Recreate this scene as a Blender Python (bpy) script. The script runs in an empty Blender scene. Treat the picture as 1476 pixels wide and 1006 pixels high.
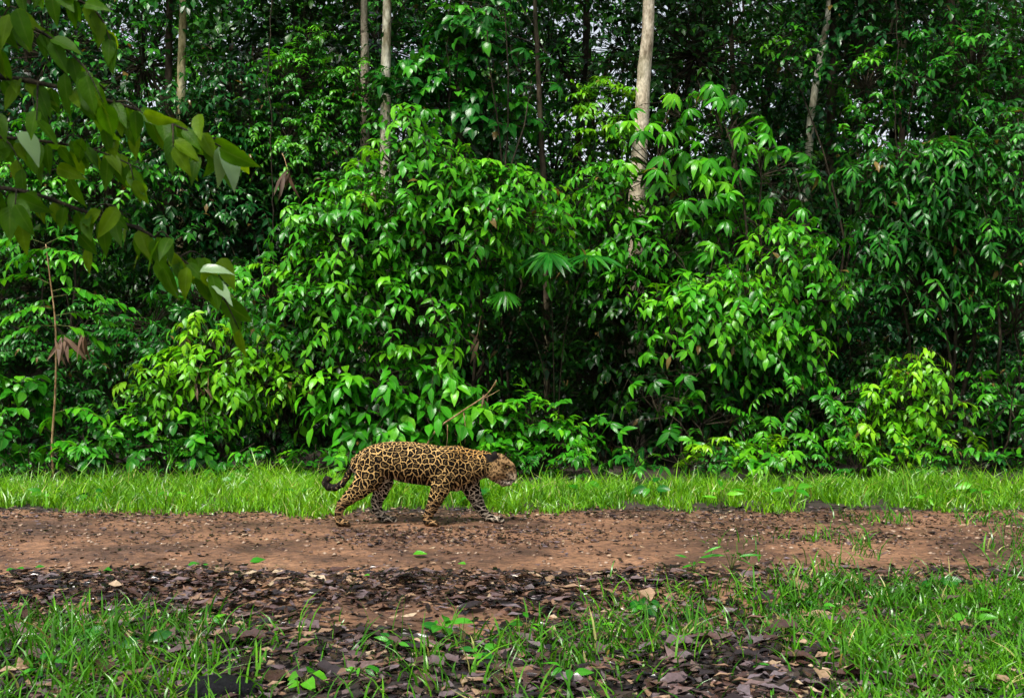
import bpy, math, random
import numpy as np
from mathutils import Matrix, Vector

# ------------------------------------------------------------------ camera, sky, sun, exposure
scene = bpy.context.scene
COL = scene.collection
F = 1640.0            # focal length in photo pixels (1476 wide)
CAMZ = 1.5
cam_d = bpy.data.cameras.new('camera'); cam = bpy.data.objects.new('camera', cam_d); COL.objects.link(cam)
cam_d.lens = 36.0 * F / 1476.0; cam_d.sensor_width = 36.0
cam_d.clip_start = 0.05; cam_d.clip_end = 2000
cam.location = (0, 0, CAMZ); cam.rotation_euler = (math.radians(90), 0, 0)
scene.camera = cam
cam_d.dof.use_dof = True; cam_d.dof.focus_distance = 9.9; cam_d.dof.aperture_fstop = 11.0

SUN_EL, SUN_AZ = math.radians(62), math.radians(214)     # azimuth measured from +Y clockwise: behind the camera
world = bpy.data.worlds.new('World'); scene.world = world; world.use_nodes = True
wn = world.node_tree.nodes; wl = world.node_tree.links
sky = wn.new('ShaderNodeTexSky'); sky.sky_type = 'NISHITA'; sky.sun_disc = False
sky.sun_elevation = SUN_EL; sky.sun_rotation = SUN_AZ
sky.air_density = 1.0; sky.dust_density = 1.5; sky.ozone_density = 1.0
hs = wn.new('ShaderNodeHueSaturation'); hs.inputs['Saturation'].default_value = 0.32
wl.new(sky.outputs[0], hs.inputs['Color']); wl.new(hs.outputs[0], wn['Background'].inputs['Color'])
wn['Background'].inputs['Strength'].default_value = 0.05

sun_d = bpy.data.lights.new('sun', 'SUN'); sun = bpy.data.objects.new('sun', sun_d); COL.objects.link(sun)
sun_d.energy = 1.5; sun_d.angle = math.radians(16); sun_d.color = (1.0, 0.965, 0.88)
sd = Vector((math.sin(SUN_AZ) * math.cos(SUN_EL), math.cos(SUN_AZ) * math.cos(SUN_EL), math.sin(SUN_EL)))
sun.rotation_euler = sd.to_track_quat('Z', 'Y').to_euler(); sun.location = (0, -5, 20)

vs = scene.view_settings
scene.display_settings.display_device = 'sRGB'
vs.view_transform = 'Standard'; vs.look = 'None'; vs.gamma = 1.0; vs.use_curve_mapping = False
vs.exposure = 2.1
cy = scene.cycles
cy.use_adaptive_sampling = True; cy.adaptive_threshold = 0.03
cy.max_bounces = 4; cy.diffuse_bounces = 2; cy.glossy_bounces = 2; cy.transmission_bounces = 3; cy.transparent_max_bounces = 4
cy.use_denoising = True; cy.caustics_reflective = False; cy.caustics_refractive = False

# ------------------------------------------------------------------ helpers
R = np.random.default_rng(7)
UP = np.array([0.0, 0.0, 1.0])

def W(px, py, d):
    """a photo pixel seen at depth d (metres in front of the camera)"""
    return np.array([(px - 738.0) / F * d, d, CAMZ - (py - 503.0) / F * d])

def G(px, py):
    """a photo pixel on the flat ground"""
    d = F * CAMZ / (py - 503.0)
    return np.array([(px - 738.0) / F * d, d, 0.0])

def topix(x, y):
    return 738.0 + F * x / y, 503.0 + F * CAMZ / y

def unit(v):
    return v / np.maximum(np.linalg.norm(v, axis=-1, keepdims=True), 1e-9)

def _hash(ix, iy, seed):
    h = (ix.astype(np.int64) * 374761393 + iy.astype(np.int64) * 668265263 + seed * 974711) & 0x7fffffff
    h = ((h ^ (h >> 13)) * 1274126177) & 0x7fffffff
    return ((h ^ (h >> 16)) & 0xffff) / 65535.0

def noise2(x, y, s=1.0, seed=0):
    x = np.asarray(x, float) * s; y = np.asarray(y, float) * s
    ix, iy = np.floor(x), np.floor(y); fx, fy = x - ix, y - iy
    fx = fx * fx * (3 - 2 * fx); fy = fy * fy * (3 - 2 * fy)
    a, b = _hash(ix, iy, seed), _hash(ix + 1, iy, seed)
    c, d = _hash(ix, iy + 1, seed), _hash(ix + 1, iy + 1, seed)
    return (a * (1 - fx) + b * fx) * (1 - fy) + (c * (1 - fx) + d * fx) * fy

def sst(a, b, x):
    t = np.clip((x - a) / (b - a), 0, 1); return t * t * (3 - 2 * t)

def link(name, data, parent=None, label=None, cat=None, group=None, kind=None):
    o = bpy.data.objects.new(name, data); COL.objects.link(o)
    if parent is not None: o.parent = parent
    if label: o['label'] = label
    if cat: o['category'] = cat
    if group: o['group'] = group
    if kind: o['kind'] = kind
    return o

def thing(name, loc, label, cat, group=None):
    o = link(name, None, None, label, cat, group)
    o.location = tuple(float(v) for v in loc); o.empty_display_size = 0.1
    return o

def mesh_np(name, V, loops, starts, mat, attrs=None, smooth=True):
    me = bpy.data.meshes.new(name)
    V = np.ascontiguousarray(V, dtype=np.float32)
    me.vertices.add(len(V)); me.vertices.foreach_set('co', V.ravel())
    me.loops.add(len(loops)); me.loops.foreach_set('vertex_index', np.ascontiguousarray(loops, dtype=np.int32))
    me.polygons.add(len(starts)); me.polygons.foreach_set('loop_start', np.ascontiguousarray(starts, dtype=np.int32))
    if attrs:
        for k, a in attrs.items():
            a = np.ascontiguousarray(a, dtype=np.float32)
            at = me.attributes.new(k, 'FLOAT' if a.ndim == 1 else 'FLOAT_VECTOR', 'POINT')
            at.data.foreach_set('value' if a.ndim == 1 else 'vector', a.ravel())
    me.update(calc_edges=True)
    if smooth: me.polygons.foreach_set('use_smooth', np.ones(len(starts), dtype=bool))
    if mat: me.materials.append(mat)
    return me

def flat(faces):
    loops = np.array([i for f in faces for i in f], dtype=np.int64)
    ln = np.array([len(f) for f in faces]); st = np.concatenate([[0], np.cumsum(ln)[:-1]])
    return loops, st

def tube(pts, rad, n=6, jit=0.0, seed=0):
    pts = np.asarray(pts, float); rad = np.asarray(rad, float)
    T = unit(np.gradient(pts, axis=0))
    ref = np.array([0, 1, 0.0]) if abs(T[0][2]) > 0.7 else UP
    A = unit(np.cross(T, ref)); B = np.cross(T, A)
    ang = np.arange(n) * 2 * math.pi / n
    rr = rad[:, None] * np.ones(n)
    if jit:
        g = np.random.default_rng(seed); rr = rr * (1 + jit * g.normal(size=rr.shape))
    V = pts[:, None, :] + rr[..., None] * (np.cos(ang)[None, :, None] * A[:, None, :] + np.sin(ang)[None, :, None] * B[:, None, :])
    V = V.reshape(-1, 3); m = len(pts); fs = []
    for i in range(m - 1):
        for j in range(n):
            k = (j + 1) % n
            fs.append((i * n + j, i * n + k, (i + 1) * n + k, (i + 1) * n + j))
    fs.append(tuple(range(n))[::-1]); fs.append(tuple((m - 1) * n + j for j in range(n)))
    return V, fs

def join(parts):
    V = []; Fc = []; o = 0
    for v, f in parts:
        V.append(v); Fc += [tuple(i + o for i in q) for q in f]; o += len(v)
    return np.concatenate(V), Fc

def mesh_vf(name, V, fs, mat, attrs=None, smooth=True):
    l, s = flat(fs); return mesh_np(name, V, l, s, mat, attrs, smooth)

def spline(pts, n):
    """Catmull-Rom through pts"""
    P = np.asarray(pts, float); P = np.vstack([2 * P[0] - P[1], P, 2 * P[-1] - P[-2]])
    out = []; m = len(P) - 3
    for t in np.linspace(0, m - 1e-6, n):
        i = int(t); u = t - i; a, b, c, d = P[i], P[i + 1], P[i + 2], P[i + 3]
        out.append(0.5 * (2 * b + (c - a) * u + (2 * a - 5 * b + 4 * c - d) * u * u + (3 * b - a - 3 * c + d) * u ** 3))
    return np.array(out)

# ------------------------------------------------------------------ materials
def mat_new(name):
    m = bpy.data.materials.new(name); m.use_nodes = True
    nt = m.node_tree; nt.nodes.clear()
    return m, nt.nodes, nt.links

def nd(N, t, **kw):
    n = N.new(t)
    for k, v in kw.items(): setattr(n, k, v)
    return n

def ramp(N, stops, interp='LINEAR'):
    r = N.new('ShaderNodeValToRGB'); cr = r.color_ramp; cr.interpolation = interp
    while len(cr.elements) < len(stops): cr.elements.new(0.5)
    for e, (p, c) in zip(cr.elements, stops):
        e.position = p; e.color = (*c, 1) if len(c) == 3 else c
    return r

def math_n(N, L, op, a, b=None, clamp=False):
    n = N.new('ShaderNodeMath'); n.operation = op; n.use_clamp = clamp
    for i, v in enumerate((a, b)):
        if v is None: continue
        if isinstance(v, (int, float)): n.inputs[i].default_value = v
        else: L.new(v, n.inputs[i])
    return n.outputs[0]

def mixc(N, L, fac, a, b, mode='MIX'):
    n = N.new('ShaderNodeMix'); n.data_type = 'RGBA'; n.blend_type = mode
    for i, v in ((0, fac), (6, a), (7, b)):
        if isinstance(v, (int, float)): n.inputs[i].default_value = v
        elif isinstance(v, tuple): n.inputs[i].default_value = (*v, 1)
        else: L.new(v, n.inputs[i])
    return n.outputs[2]

def leaf_mat(name, stops, rough=0.32, trans=0.3, tcol=(1.5, 1.25, 0.6), veins=True, spec=0.5, vstr=0.16, nscale=9):
    m, N, L = mat_new(name)
    at = nd(N, 'ShaderNodeAttribute', attribute_name='tint')
    rp = ramp(N, stops); L.new(at.outputs['Fac'], rp.inputs[0])
    col = rp.outputs[0]
    ac = nd(N, 'ShaderNodeAttribute', attribute_name='across')
    ab = math_n(N, L, 'ABSOLUTE', ac.outputs['Fac'])
    tc = nd(N, 'ShaderNodeTexCoord'); nz = nd(N, 'ShaderNodeTexNoise')
    nz.inputs['Scale'].default_value = nscale; nz.inputs['Detail'].default_value = 3
    geo = nd(N, 'ShaderNodeNewGeometry')
    L.new(geo.outputs['Position'], nz.inputs['Vector'])
    nf = ramp(N, [(0.3, (0.72, 0.76, 0.7)), (0.7, (1.25, 1.2, 1.25))]); L.new(nz.outputs['Fac'], nf.inputs[0])
    col = mixc(N, L, 1.0, col, nf.outputs[0], 'MULTIPLY')
    if veins:
        mid = ramp(N, [(0.0, (1, 1, 1)), (0.13, (0, 0, 0))]); L.new(ab, mid.inputs[0])
        pale = mixc(N, L, 0.5, col, (0.32, 0.42, 0.12))
        f = math_n(N, L, 'MULTIPLY', mid.outputs[0], 0.3)
        col = mixc(N, L, f, col, pale)
    back = mixc(N, L, 0.15, col, (0.12, 0.24, 0.04))
    col2 = mixc(N, L, geo.outputs['Backfacing'], col, back)
    p = nd(N, 'ShaderNodeBsdfPrincipled')
    L.new(col2, p.inputs['Base Color']); p.inputs['Roughness'].default_value = rough
    p.inputs['Specular IOR Level'].default_value = spec
    if veins:
        al = nd(N, 'ShaderNodeAttribute', attribute_name='along')
        w = math_n(N, L, 'SINE', math_n(N, L, 'SUBTRACT', math_n(N, L, 'MULTIPLY', al.outputs['Fac'], 55.0), math_n(N, L, 'MULTIPLY', ab, 14.0)))
        bp = nd(N, 'ShaderNodeBump'); bp.inputs['Strength'].default_value = vstr; bp.inputs['Distance'].default_value = 0.002
        L.new(w, bp.inputs['Height']); L.new(bp.outputs[0], p.inputs['Normal'])
    t = nd(N, 'ShaderNodeBsdfTranslucent')
    tcn = mixc(N, L, 1.0, col, tcol, 'MULTIPLY'); L.new(tcn, t.inputs['Color'])
    mx = nd(N, 'ShaderNodeMixShader'); mx.inputs[0].default_value = trans
    L.new(p.outputs[0], mx.inputs[1]); L.new(t.outputs[0], mx.inputs[2])
    o = nd(N, 'ShaderNodeOutputMaterial'); L.new(mx.outputs[0], o.inputs[0])
    return m

M = {}
OLD = (0.17, 0.115, 0.03)
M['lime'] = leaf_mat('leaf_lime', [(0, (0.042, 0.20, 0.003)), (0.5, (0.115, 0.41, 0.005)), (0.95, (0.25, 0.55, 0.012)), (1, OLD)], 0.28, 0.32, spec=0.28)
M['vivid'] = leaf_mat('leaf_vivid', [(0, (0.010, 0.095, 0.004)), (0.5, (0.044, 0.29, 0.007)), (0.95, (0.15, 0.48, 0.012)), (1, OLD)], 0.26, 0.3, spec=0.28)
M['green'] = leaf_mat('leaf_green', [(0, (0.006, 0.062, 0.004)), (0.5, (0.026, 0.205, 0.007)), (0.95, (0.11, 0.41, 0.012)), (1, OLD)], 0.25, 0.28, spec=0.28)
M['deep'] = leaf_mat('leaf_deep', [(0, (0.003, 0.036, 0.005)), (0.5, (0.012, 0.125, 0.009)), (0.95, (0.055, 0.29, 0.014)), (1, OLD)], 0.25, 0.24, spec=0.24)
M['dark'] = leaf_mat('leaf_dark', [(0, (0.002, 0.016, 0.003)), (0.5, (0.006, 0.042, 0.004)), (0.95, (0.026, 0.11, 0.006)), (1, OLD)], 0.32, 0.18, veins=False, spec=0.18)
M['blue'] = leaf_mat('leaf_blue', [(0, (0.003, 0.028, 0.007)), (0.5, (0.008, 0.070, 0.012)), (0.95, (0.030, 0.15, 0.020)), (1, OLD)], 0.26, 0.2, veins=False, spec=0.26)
M['paleleaf'] = leaf_mat('leaf_pale_sky_sheen', [(0, (0.16, 0.30, 0.10)), (1, (0.30, 0.44, 0.24))], 0.3, 0.3, spec=0.4, vstr=0.05)  # pale leaf colour stands in for sky reflected on the blade
M['olive'] = leaf_mat('leaf_olive', [(0, (0.035, 0.115, 0.003)), (0.6, (0.080, 0.21, 0.004)), (1, (0.24, 0.31, 0.006))], 0.42, 0.58, (1.7, 1.5, 0.4), spec=0.14, vstr=0.14, nscale=38)
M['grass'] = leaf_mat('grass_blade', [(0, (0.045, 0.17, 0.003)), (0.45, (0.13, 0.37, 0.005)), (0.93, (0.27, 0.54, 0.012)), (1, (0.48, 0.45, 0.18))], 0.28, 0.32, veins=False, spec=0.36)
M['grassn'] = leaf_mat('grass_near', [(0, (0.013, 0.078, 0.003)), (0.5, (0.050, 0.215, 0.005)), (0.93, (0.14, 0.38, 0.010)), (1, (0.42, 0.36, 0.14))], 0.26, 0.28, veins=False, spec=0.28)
M['dead'] = leaf_mat('leaf_dead', [(0, (0.035, 0.018, 0.010)), (0.5, (0.11, 0.055, 0.03)), (1, (0.26, 0.16, 0.095))], 0.6, 0.12, (1.2, 0.9, 0.6))
M['litter'] = leaf_mat('leaf_litter', [(0, (0.008, 0.006, 0.006)), (0.25, (0.022, 0.014, 0.013)), (0.45, (0.070, 0.036, 0.027)), (0.62, (0.135, 0.105, 0.115)), (0.74, (0.14, 0.075, 0.05)), (0.88, (0.28, 0.18, 0.11)), (1, (0.44, 0.34, 0.23))], 0.24, 0.05, (1, 1, 1), veins=False, spec=0.55, nscale=55)

def bark_mat(name, c1, c2, c3, rough=0.8, scale=1.0, lichen=0.3):
    m, N, L = mat_new(name)
    tc = nd(N, 'ShaderNodeTexCoord'); mp = nd(N, 'ShaderNodeMapping'); mp.inputs['Scale'].default_value = (scale, scale, scale * 0.45)
    L.new(tc.outputs['Object'], mp.inputs[0])
    n1 = nd(N, 'ShaderNodeTexNoise'); n1.inputs['Scale'].default_value = 5; n1.inputs['Detail'].default_value = 6; n1.inputs['Roughness'].default_value = 0.65
    n2 = nd(N, 'ShaderNodeTexNoise'); n2.inputs['Scale'].default_value = 26; n2.inputs['Detail'].default_value = 4
    v = nd(N, 'ShaderNodeTexVoronoi'); v.inputs['Scale'].default_value = 7
    for x in (n1, n2, v): L.new(mp.outputs[0], x.inputs['Vector'])
    r1 = ramp(N, [(0.36, c1), (0.5, c2), (0.66, c3)]); L.new(n1.outputs['Fac'], r1.inputs[0])
    r2 = ramp(N, [(0.3, (0.55, 0.55, 0.52)), (0.65, (1.15, 1.15, 1.15))]); L.new(n2.outputs['Fac'], r2.inputs[0])
    c = mixc(N, L, 1.0, r1.outputs[0], r2.outputs[0], 'MULTIPLY')
    n3 = nd(N, 'ShaderNodeTexNoise'); n3.inputs['Scale'].default_value = 2.3; n3.inputs['Detail'].default_value = 5; L.new(tc.outputs['Object'], n3.inputs['Vector'])
    ls = ramp(N, [(0.52, (0, 0, 0)), (0.60, (1, 1, 1))]); L.new(n3.outputs['Fac'], ls.inputs[0])
    c = mixc(N, L, math_n(N, L, 'MULTIPLY', ls.outputs[0], lichen), c, (0.10, 0.12, 0.05))
    kn = ramp(N, [(0.0, (1, 1, 1)), (0.16, (0, 0, 0))]); L.new(v.outputs['Distance'], kn.inputs[0])
    c = mixc(N, L, math_n(N, L, 'MULTIPLY', kn.outputs[0], 0.75), c, (0.05, 0.035, 0.025))
    p = nd(N, 'ShaderNodeBsdfPrincipled'); L.new(c, p.inputs['Base Color']); p.inputs['Roughness'].default_value = rough; p.inputs['Specular IOR Level'].default_value = 0.15
    bp = nd(N, 'ShaderNodeBump'); bp.inputs['Strength'].default_value = 0.6; bp.inputs['Distance'].default_value = 0.015
    L.new(n2.outputs['Fac'], bp.inputs['Height']); L.new(bp.outputs[0], p.inputs['Normal'])
    o = nd(N, 'ShaderNodeOutputMaterial'); L.new(p.outputs[0], o.inputs[0]); return m

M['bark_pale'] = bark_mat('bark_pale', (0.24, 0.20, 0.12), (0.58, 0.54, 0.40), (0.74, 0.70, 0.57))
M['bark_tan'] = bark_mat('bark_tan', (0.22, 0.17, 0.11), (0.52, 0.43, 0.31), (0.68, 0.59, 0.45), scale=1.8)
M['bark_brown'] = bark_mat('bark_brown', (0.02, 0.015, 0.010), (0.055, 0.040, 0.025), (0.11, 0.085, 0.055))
M['bark_yellow'] = bark_mat('bark_yellow', (0.26, 0.21, 0.08), (0.62, 0.53, 0.28), (0.72, 0.65, 0.42))
M['twig'] = bark_mat('twig_bark', (0.014, 0.011, 0.007), (0.034, 0.027, 0.016), (0.07, 0.055, 0.03), scale=6, lichen=0.0)
M['stem_green'] = bark_mat('stem_green', (0.05, 0.08, 0.02), (0.12, 0.14, 0.04), (0.22, 0.20, 0.08), scale=5, lichen=0.0)
M['stick'] = bark_mat('dry_stick', (0.16, 0.09, 0.04), (0.34, 0.21, 0.10), (0.46, 0.32, 0.18), scale=6, lichen=0.0)
M['stone'] = bark_mat('dark_stone', (0.003, 0.003, 0.004), (0.006, 0.006, 0.008), (0.012, 0.012, 0.014), rough=0.7, scale=8, lichen=0.0)

def soil_mat(name, stops, rough):
    m, N, L = mat_new(name)
    geo = nd(N, 'ShaderNodeNewGeometry')
    mp = nd(N, 'ShaderNodeMapping'); mp.inputs['Scale'].default_value = (0.55, 1, 1); L.new(geo.outputs['Position'], mp.inputs[0])
    n1 = nd(N, 'ShaderNodeTexNoise'); n1.inputs['Scale'].default_value = 1.7; n1.inputs['Detail'].default_value = 8; n1.inputs['Roughness'].default_value = 0.62
    n2 = nd(N, 'ShaderNodeTexNoise'); n2.inputs['Scale'].default_value = 30; n2.inputs['Detail'].default_value = 5
    n3 = nd(N, 'ShaderNodeTexNoise'); n3.inputs['Scale'].default_value = 110; n3.inputs['Detail'].default_value = 3
    for x in (n1, n2, n3): L.new(mp.outputs[0], x.inputs['Vector'])
    r1 = ramp(N, stops); L.new(n1.outputs['Fac'], r1.inputs[0])
    r2 = ramp(N, [(0.34, (0.32, 0.30, 0.30)), (0.6, (1.15, 1.15, 1.15))]); L.new(n2.outputs['Fac'], r2.inputs[0])
    r3 = ramp(N, [(0.3, (0.65, 0.63, 0.62)), (0.62, (1.2, 1.2, 1.2))]); L.new(n3.outputs['Fac'], r3.inputs[0])
    c = mixc(N, L, 0.75, r1.outputs[0], r2.outputs[0], 'MULTIPLY'); c = mixc(N, L, 0.8, c, r3.outputs[0], 'MULTIPLY')
    p = nd(N, 'ShaderNodeBsdfPrincipled'); L.new(c, p.inputs['Base Color'])
    rr = ramp(N, [(0.35, (rough - 0.2,) * 3), (0.6, (rough,) * 3)]); L.new(n1.outputs['Fac'], rr.inputs[0]); L.new(rr.outputs[0], p.inputs['Roughness'])
    h = math_n(N, L, 'ADD', n2.outputs['Fac'], math_n(N, L, 'MULTIPLY', n3.outputs['Fac'], 0.5))
    bp = nd(N, 'ShaderNodeBump'); bp.inputs['Strength'].default_value = 0.8; bp.inputs['Distance'].default_value = 0.02
    L.new(h, bp.inputs['Height']); L.new(bp.outputs[0], p.inputs['Normal'])
    o = nd(N, 'ShaderNodeOutputMaterial'); L.new(p.outputs[0], o.inputs[0]); return m
M['road'] = soil_mat('road_soil', [(0.30, (0.035, 0.018, 0.011)), (0.44, (0.10, 0.048, 0.025)), (0.56, (0.20, 0.098, 0.048)), (0.72, (0.27, 0.145, 0.078))], 0.72)
M['earth'] = soil_mat('forest_earth', [(0.3, (0.012, 0.008, 0.006)), (0.55, (0.030, 0.019, 0.012)), (0.75, (0.065, 0.040, 0.024))], 0.85)
M['sky_block_hill'] = soil_mat('sky_block_hillside', [(0.3, (0.003, 0.012, 0.003)), (0.55, (0.008, 0.030, 0.006)), (0.75, (0.018, 0.055, 0.009))], 0.95)
m_, N_, L_ = mat_new('pebble')
p_ = nd(N_, 'ShaderNodeBsdfPrincipled'); a_ = nd(N_, 'ShaderNodeAttribute', attribute_name='tint')
r_ = ramp(N_, [(0, (0.10, 0.06, 0.04)), (0.6, (0.28, 0.18, 0.12)), (1, (0.40, 0.30, 0.22))]); L_.new(a_.outputs['Fac'], r_.inputs[0])
L_.new(r_.outputs[0], p_.inputs['Base Color']); p_.inputs['Roughness'].default_value = 0.5
L_.new(p_.outputs[0], nd(N_, 'ShaderNodeOutputMaterial').inputs[0]); M['pebble'] = m_

# ------------------------------------------------------------------ ground and road
def near_edge(px):
    """photo row where the bare track gives way to the near verge"""
    return np.interp(px, [-400, 0, 300, 560, 640, 760, 900, 1100, 1300, 1476, 1900], [885, 885, 885, 910, 905, 872, 852, 842, 840, 838, 828])

def hbase(x, y):
    h = 0.05 * (noise2(x, y, 0.5, 3) - 0.5) + 0.022 * (noise2(x, y, 2.2, 4) - 0.5) + 0.010 * (noise2(x, y, 7, 5) - 0.5)
    h = h - 0.035 * np.exp(-((y - 8.15) / 0.4) ** 2) - 0.02 * np.exp(-((y - 6.35) / 0.3) ** 2) + 0.03 * np.exp(-((y - 7.1) / 0.45) ** 2)
    h = h + 0.03 * sst(10.0, 11.2, y) + 0.02 * sst(6.1, 5.2, y)
    return h

def axis(lo, hi, step, far):
    a = np.arange(lo, hi + 1e-6, step)
    ext = [1.0, 3.0, 8.0, 20.0, 60.0, 200.0, far]
    return np.concatenate([lo - np.array(ext[::-1]), a, hi + np.array(ext)])

def sheet(name, xs, ys, hf, mat):
    X, Y = np.meshgrid(xs, ys, indexing='ij'); Z = hf(X, Y)
    V = np.stack([X, Y, Z], -1).reshape(-1, 3); nx, ny = len(xs), len(ys)
    i = (np.arange(nx - 1)[:, None] * ny + np.arange(ny - 1)[None, :]).ravel()
    q = np.stack([i, i + ny, i + ny + 1, i + 1], 1)
    return mesh_np(name, V, q.ravel(), np.arange(len(q)) * 4, mat)

def road_in(x, y):
    return sst(5.75, 6.15, y + 0.5 * (noise2(x, y, 1.3, 9) - 0.5)) * (1 - sst(10.25, 10.6, y + 0.45 * (noise2(x, y, 1.6, 8) - 0.5)))

def hground(x, y):
    return hbase(x, y) - 0.035 * road_in(x, y)

def hroad(x, y):
    edge = sst(5.5, 6.0, y) * (1 - sst(10.4, 10.9, y))
    return hbase(x, y) - 0.03 * (1 - edge) + 0.020 * (noise2(x, y * 1.3, 9, 11) - 0.5) + 0.013 * (noise2(x, y, 22, 12) - 0.5) - 0.004

def surf(x, y):
    return np.maximum(hground(x, y), np.where((y > 5.5) & (y < 10.9), hroad(x, y), -9))

link('ground', sheet('ground', axis(-10, 10, 0.07, 700), axis(2.5, 16, 0.07, 700), hground, M['earth']), kind='structure')
link('dirt_road', sheet('dirt_road', np.arange(-9, 9.01, 0.034), np.arange(5.5, 10.91, 0.034), hroad, M['road']), kind='structure')

def hskyblock(x, y):
    d = y + 6 * (noise2(x, y * 0, 0.08, 71) - 0.5)
    return -0.5 + (11.2 + 3.0 * (noise2(x, y, 0.14, 72) - 0.5) + 1.6 * (noise2(x, y, 0.6, 73) - 0.5)) * sst(37, 56, d)
link('sky_block_hill', sheet('sky_block_hill', np.arange(-70, 70.1, 0.8), np.arange(34, 75, 0.8), hskyblock, M['sky_block_hill']), kind='structure')  # added dark hill, blocks the sky showing low between the trees

# ------------------------------------------------------------------ leaf templates
def outline(kind, t):
    if kind == 'ovate':  w = np.sin(np.pi * np.power(t, 0.62)) ** 0.8 * (1 - 0.35 * sst(0.6, 0.95, t))
    elif kind == 'lance': w = np.sin(np.pi * np.power(t, 0.8))
    elif kind == 'round': w = np.sin(np.pi * np.power(t, 0.8)) ** 0.6
    else: w = np.sin(np.pi * np.power(t, 0.72)) ** 0.95
    return w

def leaf_tpl(kind='ellip', ns=3, w=0.2, fold=0.25, droop=0.25, wave=0.0, rng=None):
    """unit leaf along +X, blade normal +Z; returns verts, faces, across, along"""
    ts = np.linspace(0, 1, ns + 2)
    V = [(0, 0, 0)]; ac = [0]; al = [0]; fs = []
    for i in range(1, ns + 1):
        t = ts[i]; hw = w * outline(kind, t); z = -droop * t * t; x = t * (1 - 0.25 * droop * t)
        wv = [0, 0]
        if wave and rng is not None: wv = rng.normal(size=2) * wave
        V += [(x, hw, z + fold * hw + wv[0]), (x, 0, z), (x, -hw, z + fold * hw + wv[1])]; ac += [1, 0, -1]; al += [t] * 3
    V.append((1 - 0.25 * droop, 0, -droop)); ac.append(0); al.append(1)
    n = len(V)
    fs += [(0, 2, 1), (0, 3, 2)]
    for i in range(ns - 1):
        a = 1 + 3 * i
        fs += [(a, a + 1, a + 4, a + 3), (a + 1, a + 2, a + 5, a + 4)]
    a = n - 4
    fs += [(a, a + 1, n - 1), (a + 1, a + 2, n - 1)]
    return np.array(V), fs, np.array(ac, float), np.array(al, float)

def frames(X, Nn):
    X = unit(X); Y = unit(np.cross(Nn, X)); Z = np.cross(X, Y)
    return X, Y, Z

def leaves_mesh(name, tpl, P, X, Nn, S, tint, mat, Ws=None):
    V0, fs, ac, al = tpl; n = len(P); nv = len(V0)
    X, Y, Z = frames(X, Nn)
    if Ws is None: Ws = np.ones(n)
    V = P[:, None, :] + S[:, None, None] * (V0[None, :, 0:1] * X[:, None, :] + (V0[None, :, 1:2] * Ws[:, None, None]) * Y[:, None, :] + V0[None, :, 2:3] * Z[:, None, :])
    l, s = flat(fs)
    loops = (l[None, :] + (np.arange(n) * nv)[:, None]).ravel()
    starts = (s[None, :] + (np.arange(n) * len(l))[:, None]).ravel()
    return mesh_np(name, V.reshape(-1, 3), loops, starts, mat,
                   {'tint': np.repeat(tint, nv), 'across': np.tile(ac, n), 'along': np.tile(al, n)})

_lib = {}
def leaf_lib(kind, w, mat, droop, ns=3):
    """shared meshes for single leaf objects: 5 tints x 2 bends"""
    key = (kind, round(w, 2), mat, round(droop, 2), ns)
    if key not in _lib:
        g = np.random.default_rng(abs(hash(kind)) % 1000 if False else 5); L_ = []
        for k in range(10):
            V, fs, ac, al = leaf_tpl(kind, ns, w * (0.85 + 0.3 * g.random()), 0.15 + 0.25 * g.random(), droop * (0.6 + 0.8 * g.random()), 0.012, g)
            L_.append(mesh_vf('leaf', V, fs, M[mat], {'tint': np.full(len(V), (k // 2) / 4.0 * 0.86 + 0.06), 'across': ac, 'along': al}))
        _lib[key] = L_
    return _lib[key]

def leaf_objects(root, P, X, Nn, S, tint, kind, w, mat, droop, name='leaf', ns=3, parents=None):
    lib = leaf_lib(kind, w, mat, droop, ns)
    X, Y, Z = frames(X, Nn); b = np.array(root.location)
    for i in range(len(P)):
        k = int(np.clip(round((tint[i] - 0.06) / 0.86 * 4), 0, 4)) * 2 + (i & 1)
        o = bpy.data.objects.new(name, lib[k]); COL.objects.link(o); o.parent = root if parents is None else parents[i]
        s = S[i]; x, y, z = X[i] * s, Y[i] * s, Z[i] * s; p = P[i] - b
        o.matrix_basis = Matrix(((x[0], y[0], z[0], p[0]), (x[1], y[1], z[1], p[1]), (x[2], y[2], z[2], p[2]), (0, 0, 0, 1)))

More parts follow.
